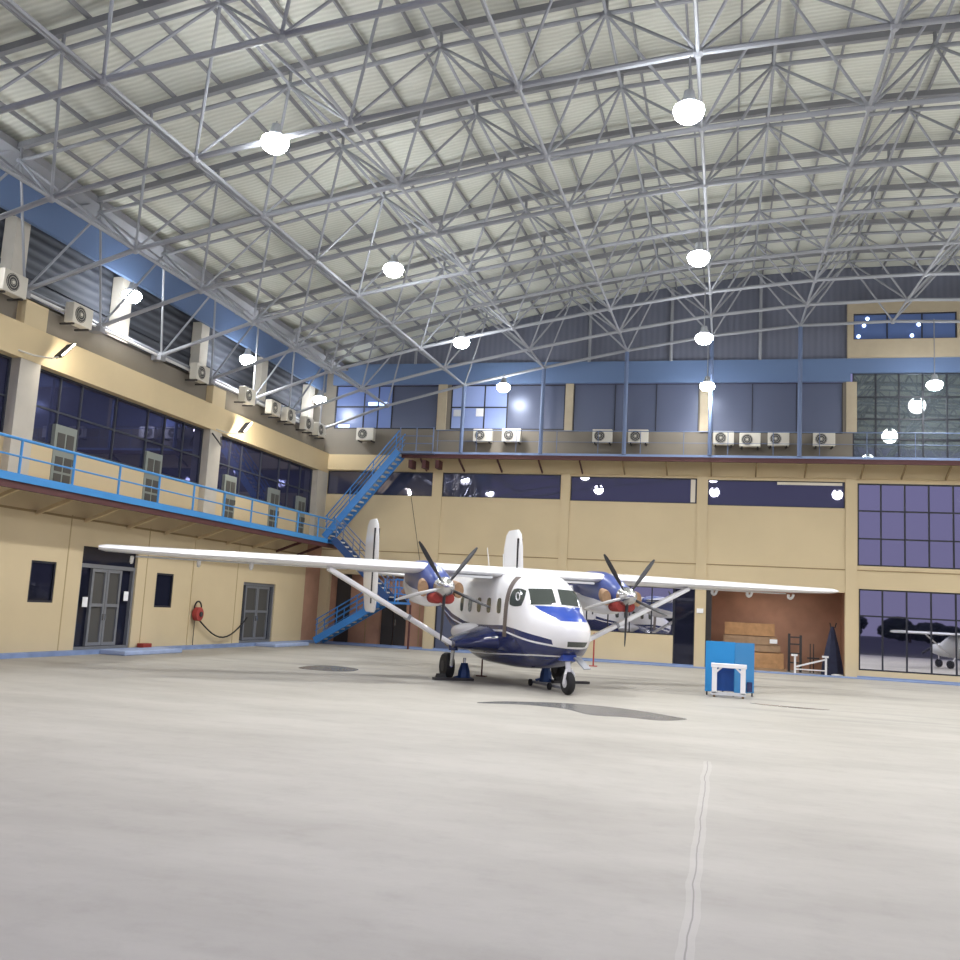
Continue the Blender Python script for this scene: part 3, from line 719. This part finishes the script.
tag(MB().rev([(.22,0),(.24,.05),(.1,.08)],(4.68,43.35,0),'Z',16).build('white_bundle','whitesteel'),'small white bundle on the floor before the covered stand','bundle')
# ---------------------------------------------------------------- blue cabinet and white stand
t=thing('blue_cabinet','bright blue free-standing panel cabinet on small castors in front of the store room','cabinet',(.3,27.7,0))
P=[(-.44,27.35),(.32,27.3),(.84,27.85),(.02,28.2)]
def panel(p,q,z0,z1,m,name,hole=None):
    d=Vector((q[0]-p[0],q[1]-p[1],0)); L_=d.length; d.normalize()
    mb_=MB(); segs=[(0,L_,z0,z1)]
    if hole:
        a,b,hz=hole; segs=[(0,a,z0,z1),(b,L_,z0,z1),(a,b,hz,z1)]
    for a,b,c0,c1 in segs:
        if b-a<.01: continue
        mb_.obox((p[0]+d.x*a,p[1]+d.y*a,(c0+c1)/2),(p[0]+d.x*b,p[1]+d.y*b,(c0+c1)/2),.03,c1-c0)
    return mb_.build(name,m,t)
panel(P[0],P[1],.1,1.46,'cartblue','front_panel',(.28,.76,.8))
panel(P[1],P[2],.1,1.45,'cartblue2','side_panel')
panel(P[0],P[3],.1,1.45,'cartblue','rear_panel')
panel((-.2,27.6),(.42,27.6),.12,1.0,'cartdark','inner_panel')
for x,y in ((-.4,27.38),(.3,27.36),(.8,27.85),(.02,28.14)): MB().rev([(.05,-.02),(.05,.02)],(x,y,.05),'X',10).build('castor','black',t); 
MB().box((.66,27.6,.14),(.8,27.66,.4)).build('corner_box','navy',t)
t=thing('white_stand','white steel portal stand with thick legs in front of the blue cabinet','stand',(.2,26.82,0))
for x in (-.2,.54): MB().box((x-.065,26.75,.1),(x+.065,26.9,.78)).build('leg','whitesteel',t,bevel=.01)
MB().box((-.29,26.73,.78),(.63,26.92,.89)).build('top_bar','whitesteel',t,bevel=.01)
MB().box((-.29,26.75,.06),(.62,26.9,.14)).build('bottom_bar','greyw',t)
for s,x in ((1,-.17),(-1,.51)): MB().obox((x,26.82,.65),(x+s*.15,26.82,.79),.1,.05).build('gusset','whitesteel',t)
for x in (-.2,.54): MB().rev([(.035,-.03),(.035,.03)],(x,26.82,.035),'X',10).build('castor','tan',t)
# ---------------------------------------------------------------- puddles
def pool(pts,lab):
    N_=len(pts); sm=[]
    for k in range(N_):          # closed Catmull-Rom outline
        p0,p1,p2,p3=[Vector(pts[(k+d)%N_]) for d in (-1,0,1,2)]
        for u in (0,.25,.5,.75): sm.append(.5*((2*p1)+(p2-p0)*u+(2*p0-5*p1+4*p2-p3)*u*u+(3*p1-p0-3*p2+p3)*u**3))
    n_=len(sm); b=MB(); b.add([(p.x,p.y,.004) for p in sm]+[(p.x,p.y,.0) for p in sm],[tuple(range(n_))]+[(i,(i+1)%n_,(i+1)%n_+n_,i+n_) for i in range(n_)])
    tag(b.build('puddle','puddle'),lab,'puddle','puddles on the hangar floor')
pool([(-5.05,20.18),(-4.71,20.91),(-4.12,21.33),(-3.5,21.65),(-2.61,21.68),(-1.7,21.24),(-1.03,20.67),(-.67,20.23),(-1.17,19.61),(-1.85,19.7),(-2.55,19.59),(-3.2,20.4),(-4.1,20.6)],'long shallow grey puddle on the floor in front of the aircraft nose wheel')
pool([(-11.97,26.18),(-12.09,27.66),(-11.6,28.06),(-10.63,27.51),(-10.4,26.3),(-10.96,25.8)],'small damp puddle on the floor left of the aircraft under the wing')
pool([(.69,25.64),(1.42,25.5),(2.17,25.35),(2.57,25.31),(1.83,25.1),(1.03,25.3)],'thin damp streak on the floor right of the white stand')
# thin cables
tag(MB().tube((-14.4,42.6,7.1),(-13.75,42.6,4.0),.013).build('hanging_cable','rackdark'),'thin dark cable hanging down the beige back wall behind the wing','cable')
# ---------------------------------------------------------------- aircraft
PX,PY,HD=-3.704,23.928,-0.952
A=thing('aircraft','white and navy twin-turboprop high-wing aircraft parked in the hangar','aircraft',(PX,PY,0),local=True,rot=(.009,0,HD))
STN=[(.6,1.44,1.60,.07,2.0),(.56,1.30,1.71,.2,2.0),(.45,1.16,1.81,.34,2.1),(.24,1.04,1.91,.48,2.3),(0,.93,1.99,.6,2.4),(-.35,.77,2.1,.75,2.5),(-.62,.68,2.2,.82,2.6),(-.8,.63,2.44,.86,2.6),(-.95,.6,2.63,.89,2.7),(-1.25,.56,2.84,.92,2.8),(-1.6,.52,3.0,.94,2.9),(-2.2,.49,3.1,.95,3.0),(-3,.47,3.13,.95,3.0),(-4.3,.47,3.13,.95,3.0),(-5.2,.56,3.12,.93,2.9),(-6.2,.85,3.1,.86,2.7),(-7.5,1.32,3.06,.7,2.5),(-9,1.88,2.98,.46,2.2),(-10.3,2.32,2.9,.26,2.1),(-11.1,2.56,2.84,.12,2.0)]
def sp_(x):
    S=STN
    if x>=S[0][0]: return S[0][1:]
    if x<=S[-1][0]: return S[-1][1:]
    for i in range(len(S)-1):
        a,b=S[i],S[i+1]
        if a[0]>=x>=b[0]:
            h=b[0]-a[0]; u=(x-a[0])/h; p=S[i-1] if i else a; q=S[i+2] if i+2<len(S) else b; out=[]
            for k in range(1,5):
                m0=(b[k]-p[k])/((b[0]-p[0]) or 1)*h; m1=(q[k]-a[k])/((q[0]-a[0]) or 1)*h; dl=b[k]-a[k]
                # monotone clamp
                if dl==0 or m0*dl<0: m0=0
                if dl==0 or m1*dl<0: m1=0
                if abs(m0)>3*abs(dl): m0=3*dl
                if abs(m1)>3*abs(dl): m1=3*dl
                u2,u3=u*u,u*u*u
                out.append((2*u3-3*u2+1)*a[k]+(u3-2*u2+u)*m0+(-2*u3+3*u2)*b[k]+(u3-u2)*m1)
            return out
def ring(x,n_=56,grow=0):
    zb,zt,hw,e=sp_(x); zc=(zb+zt)/2; hz=(zt-zb)/2; r=[]
    for i in range(n_):
        a=2*math.pi*i/n_; c,s=math.cos(a),math.sin(a)
        r.append((x,(hw+grow)*math.copysign(abs(c)**(2/e),c),zc+(hz+grow)*math.copysign(abs(s)**(2/e),s)))
    return r
xs_=[.6,.595,.585,.57,.55,.52,.48,.43,.36,.28,.2,.1,0,-.12,-.24,-.35,-.45,-.55,-.62,-.7,-.8,-.88,-.95,-1.05,-1.15,-1.25,-1.4,-1.6,-1.8,-2.0,-2.2,-2.6,-3,-3.6,-4.3,-4.8,-5.2,-5.7,-6.2,-6.8,-7.5,-8.2,-9,-9.6,-10.3,-10.8,-11.1]
fus=MB().loft([ring(x) for x in xs_]).build('fuselage','livery',A,smooth=True)
def F(x,y,z):
    zb,zt,hw,e=sp_(x); zc=(zb+zt)/2; hz=(zt-zb)/2
    return abs(y/hw)**e+abs((z-zc)/hz)**e-1
def side_y(x,z):
    zb,zt,hw,e=sp_(x); zc=(zb+zt)/2; hz=(zt-zb)/2; q=1-min(.999,abs((z-zc)/hz)**e); return hw*q**(1/e)
def front_x(y,z):
    lo,hi=-3.,.59
    for _ in range(40):
        m=(lo+hi)/2
        if F(m,y,z)<0: lo=m
        else: hi=m
    return lo
def side_patch(corners,s,name,m,parent,off=.008,nu=8,nv=8,rnd_=True):
    """quad patch given 4 (x,z) corners ordered, wrapped on side s"""
    c=[Vector(p) for p in corners]; vs=[]
    for i in range(nu+1):
        for j in range(nv+1):
            u,v=i/nu,j/nv
            if rnd_:
                uu,vv=2*u-1,2*v-1; k=.16
                u2=.5+.5*uu*(1-k*vv*vv); v2=.5+.5*vv*(1-k*uu*uu)
            else: u2,v2=u,v
            p=(c[0]*(1-u2)+c[1]*u2)*(1-v2)+(c[3]*(1-u2)+c[2]*u2)*v2
            vs.append((p.x,s*(side_y(p.x,p.y)+off),p.y))
    fs=[(i*(nv+1)+j,(i+1)*(nv+1)+j,(i+1)*(nv+1)+j+1,i*(nv+1)+j+1) for i in range(nu) for j in range(nv)]
    return MB().add(vs,fs).build(name,m,parent,smooth=True)
def front_patch(corners,name,m,parent,off=.01,nu=10,nv=10):
    c=[Vector(p) for p in corners]; vs=[]
    for i in range(nu+1):
        for j in range(nv+1):
            u,v=i/nu,j/nv; p=(c[0]*(1-u)+c[1]*u)*(1-v)+(c[3]*(1-u)+c[2]*u)*v
            x=front_x(p.x,p.y); vs.append((x+off,p.x*(1+off*.6),p.y+off*.5))
    fs=[(i*(nv+1)+j,(i+1)*(nv+1)+j,(i+1)*(nv+1)+j+1,i*(nv+1)+j+1) for i in range(nu) for j in range(nv)]
    return MB().add(vs,fs).build(name,m,parent,smooth=True)
for s in (-1,1):
    for k in range(5):
        xc=-2.35-.74*k; side_patch([(xc-.15,1.9),(xc+.15,1.9),(xc+.15,2.32),(xc-.15,2.32)],s,'cabin_window','dkglass',A,rnd_=True)
    side_patch([(-1.72,2.12),(-.98,2.1),(-1.08,2.56),(-1.66,2.6)],s,'cockpit_side_window','dkglass',A)
    side_patch([(-2.05,1.3),(-1.8,1.3),(-1.68,2.9),(-1.93,2.9)],s,'propeller_guard_strip','guard',A,off=.006,rnd_=False,nv=20)
    o=front_patch([(s*.07,2.2),(s*.72,2.17),(s*.66,2.58),(s*.07,2.6)],'windshield_pane','dkglass',A,off=.012)
front_patch([(-.36,1.80),(.42,1.80),(.66,2.15),(-.64,2.15)],'antiglare_panel','royal',A,off=.004,nu=16)
front_patch([(-.24,1.18),(.24,1.18),(.27,1.31),(-.27,1.31)],'landing_light','dkglass',A,off=.008)
for s in (-1,1): MB().box((-1.15,s*.03-.01,2.66),(-1.0,s*.03+.01,2.68)).build('wiper','black',A)
# white yoke ring in the side window
q=MB(); q.path([(-1.15+.12*math.cos(a*math.pi/6),-.93,2.37+.1*math.sin(a*math.pi/6)) for a in range(13)],.016,5); q.build('control_wheel','white',A)
# wing
def airfoil(xle,ch,th,y,z,n_=12):
    pts=[]
    for i in range(n_+1):
        t_=i/n_; u=(1-math.cos(math.pi*t_))/2; h=5*th*(.2969*u**.5-.126*u-.3516*u*u+.2843*u**3-.1015*u**4); pts.append((xle-ch*u,y,z+h*1.25))
    for i in range(n_-1,0,-1):
        t_=i/n_; u=(1-math.cos(math.pi*t_))/2; h=5*th*(.2969*u**.5-.126*u-.3516*u*u+.2843*u**3-.1015*u**4); pts.append((xle-ch*u,y,z-h*.75))
    return pts
wing=MB().loft([airfoil(x,c_,th,y,z) for y,x,c_,th,z in ((-11.1,-2.98,1.25,.1,3.06),(-10.92,-2.86,1.5,.17,3.05),(-10,-2.82,1.65,.2,3.03),(-4,-2.8,2.2,.32,3.0),(0,-2.8,2.2,.33,3.0),(4,-2.8,2.2,.32,3.0),(10,-2.82,1.65,.2,3.03),(10.92,-2.86,1.5,.17,3.05),(11.1,-2.98,1.25,.1,3.06))]).build('wing','white',A,smooth=True)
for s in (-1,1):
    MB().box((-4.98,s*4.6,2.93),(-4.45,s*10.2,2.96)).build('aileron','greyw',wing)
    MB().box((-4.98,s*1.1,2.9),(-4.5,s*4.3,2.93)).build('flap','greyw',wing)
    for y in (7.3,8.65,10.3):
        q=MB(); yy=s*y
        q.path([(-4.2,yy,2.92),(-4.26,yy,2.82),(-4.36,yy,2.78),(-4.46,yy,2.82),(-4.45,yy,2.92)],.045,6); q.build('hinge_bracket','white',wing)
    MB().box((-3.02,s*1.0,2.84),(-2.78,s*2.15,2.9)).build('root_fairing','greyw',wing)
    # strut and stub wing
    q=MB(); p0=Vector((-3.1,s*5.5,2.88)); p1=Vector((-3.45,s*1.85,1.0)); q.obox(p0,p1,.26,.12,up=(0,0,1)); q.build('wing_strut','white',A,bevel=.04)
    q=MB(); q.obox(p0.lerp(p1,.62),p0.lerp(p1,.64),.28,.14); q.build('strut_clamp','steel',A)
    rings=[]
    for u in (0,.15,.35,.6,.85,1.0):
        y=s*(.75+1.15*u); xc=-3.5; ch=1.05-.45*u; z=1.2-.12*u-.06*u*u; h=.42-.36*u+.08*u*u; ch=1.25-.7*u
        if u==1.0: ch*=.85; h*=.8
        rings.append([(xc+ch*math.cos(2*math.pi*i/20),y,z+h*math.copysign(abs(math.sin(2*math.pi*i/20))**.8,math.sin(2*math.pi*i/20))) for i in range(20)])
    stub=MB().loft(rings).build('stub_wing','navy',A,smooth=True)
    q=MB(); q.loft([[(-4.35+.85*math.cos(2*math.pi*i/16)*r,s*(.8+dy),1.32+.3*math.sin(2*math.pi*i/16)*r) for i in range(16)] for dy,r in ((0,1),(.35,.85),(.6,.6),(.7,.25))]); q.build('stub_fairing','white',A,smooth=True)
    # main gear
    MB().rev([(.13,-.28),(.15,-.1),(.12,.02)],(-3.45,s*1.8,1.12),'Z',14).build('gear_housing','navy',A,smooth=True)
    MB().tube((-3.47,s*1.8,.9),(-3.6,s*1.78,.42),.055,10).tube((-3.6,s*1.78,.42),(-3.95,s*1.75,.37),.05,8).build('gear_strut','chrome',A,smooth=True)
    MB().rev([(.2,-.13),(.33,-.12),(.37,-.06),(.375,0),(.37,.06),(.33,.12),(.2,.13)],(-4.05,s*1.75,.375),'Y',28).build('main_wheel','black',A,smooth=True)
    MB().rev([(.15,-.14),(.15,.14)],(-4.05,s*1.75,.375),'Y',16).build('wheel_hub','rackdark',A)
    # nacelle
    yc=s*2.69; R=[]
    for x,hy_,zb,zt in ((-2.0,.23,2.34,2.74),(-2.12,.29,2.24,2.86),(-2.4,.33,2.2,2.98),(-2.8,.36,2.18,3.12),(-3.3,.36,2.2,3.24),(-4.0,.33,2.28,3.27),(-4.7,.25,2.5,3.22),(-5.1,.08,2.8,3.08)):
        R.append([(x,yc+hy_*math.copysign(abs(math.cos(a))**.8,math.cos(a)),(zb+zt)/2+(zt-zb)/2*math.copysign(abs(math.sin(a))**.8,math.sin(a))) for a in [2*math.pi*i/24 for i in range(24)]])
    nac=MB().loft(R).build('engine_nacelle','nacelle',A,smooth=True)
    R=[]
    for x,hy_,zb,zt in ((-2.45,.2,2.1,2.5),(-2.6,.34,2.02,2.5),(-3.2,.38,2.0,2.6),(-4.2,.34,2.08,2.75),(-5.0,.2,2.35,2.85),(-5.4,.05,2.6,2.85)):
        R.append([(x,yc+hy_*math.cos(a),(zb+zt)/2+(zt-zb)/2*math.sin(a)) for a in [2*math.pi*i/20 for i in range(20)]])
    MB().loft(R).build('lower_cowl','white',nac,smooth=True)
    for e in (-1,1):
        R=[]
        for k,(x,dy,z,r) in enumerate(((-2.85,.26,2.6,.13),(-2.6,.38,2.56,.16),(-2.3,.46,2.5,.185),(-2.12,.49,2.46,.18))):
            R.append([(x,yc+e*dy+r*.75*math.cos(a),z+r*1.15*math.sin(a)) for a in [2*math.pi*i/16 for i in range(16)]])
        MB().loft(R).build('exhaust_stack','tan',nac,smooth=True)
        R=[[(x,yc+e*.15+r*math.cos(a),2.24+r*.85*math.sin(a)) for a in [2*math.pi*i/14 for i in range(14)]] for x,r in ((-2.35,.17),(-1.98,.18),(-1.9,.14))]
        MB().loft(R).build('intake_cover','redcov',nac,smooth=True)
    MB().rev([(.27,-.16),(.27,-.05),(.25,.06),(.2,.2),(.12,.33),(.03,.38)],(-1.84,yc,2.52),'X',24).build('spinner','metal',nac,smooth=True)
    for k,a in enumerate((180,252,324,36,108)):
        a=math.radians(a-2); R=[]
        for r,w_,tw,th in ((.2,.06,1.2,.05),(.35,.07,1.1,.045),(.5,.1,1.0,.032),(.8,.13,.85,.024),(1.1,.125,.7,.018),(1.26,.1,.62,.014),(1.37,.05,.6,.01)):
            er=Vector((0,-math.sin(a),math.cos(a))); et=Vector((0,math.cos(a),math.sin(a))); ex=Vector((1,0,0))
            ch=et*math.sin(tw)*-1+ex*math.cos(tw)*-1; ch=(et*math.cos(.95-tw*.3)+ex*math.sin(.95-tw*.3)); nn=er.cross(ch)
            c0=Vector((-1.84,yc,2.52))+er*r
            R.append([c0+ch*w_/2*math.cos(t_)+nn*th*math.sin(t_) for t_ in [2*math.pi*i/10 for i in range(10)]])
        MB().loft(R).build('propeller_blade','blade' if k!=4 else 'bladelit',nac,smooth=True)  # last blade gets the lit tone as its colour
# tail
MB().loft([airfoil(-9.6,1.35,.13,y,z) for y,z in ((-2.57,3.05),(0,2.95),(2.57,3.05))]).build('tailplane','white',A,smooth=True)
for s in (-1,1):
    R=[]
    for z,xle,ch in ((1.72,-9.1,1.0),(1.8,-8.95,1.35),(2.4,-8.8,1.85),(3.1,-8.85,1.9),(4.2,-9.0,1.7),(4.65,-9.15,1.4),(4.82,-9.4,.9)):
        pts=[]
        for i in range(16):
            a=2*math.pi*i/16; u=(1-math.cos(a))/2; pts.append((xle-ch*u,s*2.6+.085*math.sin(a)*(1-.55*u),z))
        R.append(pts)
    f_=MB().loft(R).build('tail_fin','white',A,smooth=True)
    MB().box((-9.32,s*2.6-.088,2.0),(-9.24,s*2.6+.088,4.5)).build('rudder_seam','rackdark',f_)
# nose gear
MB().box((-.45,-.2,.82),(.1,.2,1.02)).build('gear_bay_fairing','royal',A,bevel=.05)
MB().tube((-.05,0,.95),(.04,0,.55),.07,10).build('nose_strut','white',A,smooth=True)
q=MB()
for y in (-.12,.12): q.path([(.05,y*.5,.62),(.1,y,.5),(.02,y,.28)],.035,8)
q.tube((.02,-.14,.28),(.02,.14,.28),.03,8); q.build('nose_fork','white',A,smooth=True)
MB().rev([(.15,-.09),(.25,-.085),(.285,-.04),(.29,0),(.285,.04),(.25,.085),(.15,.09)],(0.02,0,.29),'Y',26).build('nose_wheel','black',A,smooth=True)
MB().rev([(.12,-.095),(.12,.095)],(0.02,0,.29),'Y',14).build('wheel_hub','greyw',A)
q=MB(); q.obox((.12,.18,.92),(.42,.32,.66),.28,.035); q.build('gear_door','steel',A,bevel=.01)
# aerials
MB().tube((-4.2,-.1,3.15),(-4.25,-.1,3.62),.012).build('aerial','greyw',A)
MB().tube((-6.0,.2,3.1),(-6.3,.2,3.9),.012).build('aerial','greyw',A)
MB().box((-4.6,-.72,1.74),(-4.25,-.7,1.78)).build('scuff_plate','redcov',A) if False else None
MB().tube((-2.55,-.5,.55),(-2.55,-.5,.25),.03).build('drain_mast','navy',A) if False else None
Mx=Matrix.Translation((PX,PY,0))@Matrix.Rotation(HD,4,'Z')
def W_(x,y,z=0): return Mx@Vector((x,y,z))
# jacks, boards, chocks under the aircraft
for s,lab in ((-1,'under the aircraft wheel on the left in the photo'),(1,'under the aircraft wheel behind the nose gear')):
    p=W_(-3.95,s*1.27)
    t=thing('axle_jack','dark blue aircraft jack standing '+lab,'jack',p,'jacks beside the main wheels',local=True,rot=(0,0,HD))
    R=[[(r*math.cos(2*math.pi*i/8),r*math.sin(2*math.pi*i/8),z) for i in range(8)] for z,r in ((.0,.2),(.08,.19),(.25,.17),(.42,.11),(.46,.1))]
    MB().loft(R).build('body','jack',t)
    MB().tube((0,0,.46),(0,0,.6),.045,8).build('ram','chrome',t)
    for k in range(3):
        a=k*2.09+.4; MB().obox((.1*math.cos(a),.1*math.sin(a),.1),(.3*math.cos(a),.3*math.sin(a),.04),.07,.06).build('foot','jack',t)
    p=W_(-3.55,s*1.8)
    t=thing('wheel_chock_board','dark low wheel board '+lab,'wheel chock',p,'boards beside the main wheels',local=True,rot=(0,0,HD))
    MB().box((-.1,-.5,.0),(.1,.65,.07)).build('plank','rackdark',t)
    MB().add([(-.1,-.42,.07),(.08,-.42,.07),(-.02,-.42,.18),(-.1,-.15,.07),(.08,-.15,.07),(-.02,-.15,.18)],[(0,1,2),(5,4,3),(0,3,4,1),(1,4,5,2),(2,5,3,0)]).build('wedge','black',t)
    if s<0:
        q=W_(-4.5,-1.75)
p=W_(-1.5,.25)
t=thing('tow_bar','low steel tow trolley with small wheel lying under the aircraft belly','tow bar',p,local=True,rot=(0,0,HD))
MB().obox((-1.1,0,.1),(.9,0,.1),.08,.06).build('bar','steel',t)
for x in (-1.0,.2): MB().rev([(.09,-.03),(.09,.03)],(x,-.12,.09),'Y',12).build('wheel','black',t)
t=thing('tail_stand','thin dark red stand under the rear fuselage of the aircraft','stand',W_(-5.3,-.2),local=True)
MB().tube((0,0,0),(0,0,.52),.025).build('pole','darkred',t); MB().box((-.15,-.1,0),(.15,.1,.03)).build('base','darkred',t)
tag(MB().tube((-4.9,38.0,0.02),(-4.9,38.0,1.3),.03,8).box((-5.05,37.9,0),(-4.75,38.1,.03)).build('barrier_post','redcov'),'red barrier post standing behind the aircraft nose on the right','post')
# ---------------------------------------------------------------- light aircraft seen only as a reflection
B2=thing('light_aircraft','small white single-engine high-wing aircraft seen mirrored in the lower right windows','aircraft',(13.2,22.5,0),local=True,rot=(0,0,-2.3))
R=[]
for x,hw,zb,zt in ((1.3,.1,1.0,1.2),(1.15,.3,.8,1.35),(.6,.42,.65,1.45),(0,.5,.6,1.9),(-1,.5,.6,1.95),(-2.2,.35,.8,1.6),(-4.5,.12,1.1,1.4),(-5.3,.05,1.2,1.35)):
    R.append([(x,hw*math.cos(a),(zb+zt)/2+(zt-zb)/2*math.sin(a)) for a in [2*math.pi*i/16 for i in range(16)]])
MB().loft(R).build('fuselage','greyw',B2,smooth=True)
MB().loft([airfoil(.2,1.3,.16,y,1.98) for y in (-5,-4.5,0,4.5,5)]).build('wing','greyw',B2,smooth=True)
MB().loft([airfoil(-4.4,.8,.08,y,1.3) for y in (-1.6,0,1.6)]).build('tailplane','greyw',B2,smooth=True)
MB().add([(-4.3,.03,1.35),(-5.4,.03,1.3),(-5.5,.02,2.5),(-5.0,.02,2.5),(-4.3,-.03,1.35),(-5.4,-.03,1.3),(-5.5,-.02,2.5),(-5.0,-.02,2.5)],[(0,1,2,3),(7,6,5,4),(0,4,5,1),(1,5,6,2),(2,6,7,3),(3,7,4,0)]).build('tail_fin','greyw',B2)
for x,y in ((.8,0),(-.8,-1.1),(-.8,1.1)):
    MB().tube((x,y*.4,.8),(x,y,.25),.04).build('gear_leg','white',B2); MB().rev([(.1,-.07),(.24,-.05),(.24,.05),(.1,.07)],(x,y,.24),'Y',16).build('wheel','black',B2)
for s in (-1,1): MB().tube((-.2,s*.45,.8),(-.3,s*2.6,1.93),.04).build('wing_strut','white',B2)
for a in (0.4,0.4+math.pi): MB().obox((1.36,0,1.1),(1.36,.85*math.cos(a),1.1+.85*math.sin(a)),.03,.12).build('propeller_blade','blade',B2)
# ---------------------------------------------------------------- outside: right wall and trees seen in the mirror glass
st(MB().box((32.2,9,0),(32.6,BY,14)).build('wall_right','beige'))
for k in range(22):
    x=-90+k*9.5+random.uniform(-1.5,1.5); y=-125+(k%2)*9+random.uniform(-2,2); h=random.uniform(4,6.2)
    t=thing('tree','dark tree at the far edge of the apron, seen only in the window glass','tree',(x,y,0),'trees beyond the apron',local=True)
    MB().tube((0,0,0),(0,0,h*.5),.3,8,.2).build('trunk','bark',t)
    cr=MB()
    for j in range(7):
        c=Vector((random.uniform(-4,4),random.uniform(-2,2),h*random.uniform(.3,.7))); r=random.uniform(1.4,2.2)
        R=[]
        for u in range(7):
            ph=math.pi*(u+.25)/6.5
            R.append([c+Vector((r*1.3*math.sin(ph)*math.cos(v),r*math.sin(ph)*math.sin(v),r*.8*math.cos(ph)))*random.uniform(.88,1.1) for v in [2*math.pi*w/12 for w in range(12)]])
        cr.loft(R)
    cr.build('crown','tree',t)
# ---------------------------------------------------------------- world
w=D.worlds.new('dusk'); bpy.context.scene.world=w; w.use_nodes=True; nt=w.node_tree; nt.nodes.clear()
o=nt.nodes.new('ShaderNodeOutputWorld'); bg=nt.nodes.new('ShaderNodeBackground'); bg.inputs[1].default_value=.85
tc=nt.nodes.new('ShaderNodeTexCoord'); sp=nt.nodes.new('ShaderNodeSeparateXYZ'); r=nt.nodes.new('ShaderNodeValToRGB')
nt.links.new(tc.outputs['Generated'],sp.inputs[0]); nt.links.new(sp.outputs['Z'],r.inputs[0]); nt.links.new(r.outputs[0],bg.inputs[0]); nt.links.new(bg.outputs[0],o.inputs[0])
e=r.color_ramp.elements; e[0].position=0; e[0].color=srgb((143,138,176)); e[1].position=.35; e[1].color=srgb((145,142,194))
# ---------------------------------------------------------------- camera
cam=D.cameras.new('camera'); co=D.objects.new('camera',cam); COL.objects.link(co)
cam.sensor_width=36; cam.lens=955/960*36; cam.clip_end=500
y_,p_,r_=.2544,.1341,.0542
Rv=Vector((math.cos(y_),math.sin(y_),0)); Fv=Vector((-math.sin(y_)*math.cos(p_),math.cos(y_)*math.cos(p_),math.sin(p_))); Uv=Rv.cross(Fv)
R2=Rv*math.cos(r_)+Uv*math.sin(r_); U2=Uv*math.cos(r_)-Rv*math.sin(r_)
m4=Matrix(((R2.x,U2.x,-Fv.x,0),(R2.y,U2.y,-Fv.y,0),(R2.z,U2.z,-Fv.z,1.985),(0,0,0,1)))
co.matrix_world=m4
bpy.context.scene.camera=co
sc=bpy.context.scene
sc.view_settings.view_transform='Standard'; sc.view_settings.look='None'; sc.view_settings.gamma=1; sc.view_settings.exposure=.05
sc.view_settings.use_curve_mapping=False
for ob in D.objects:
    if '_local' in ob: del ob['_local']
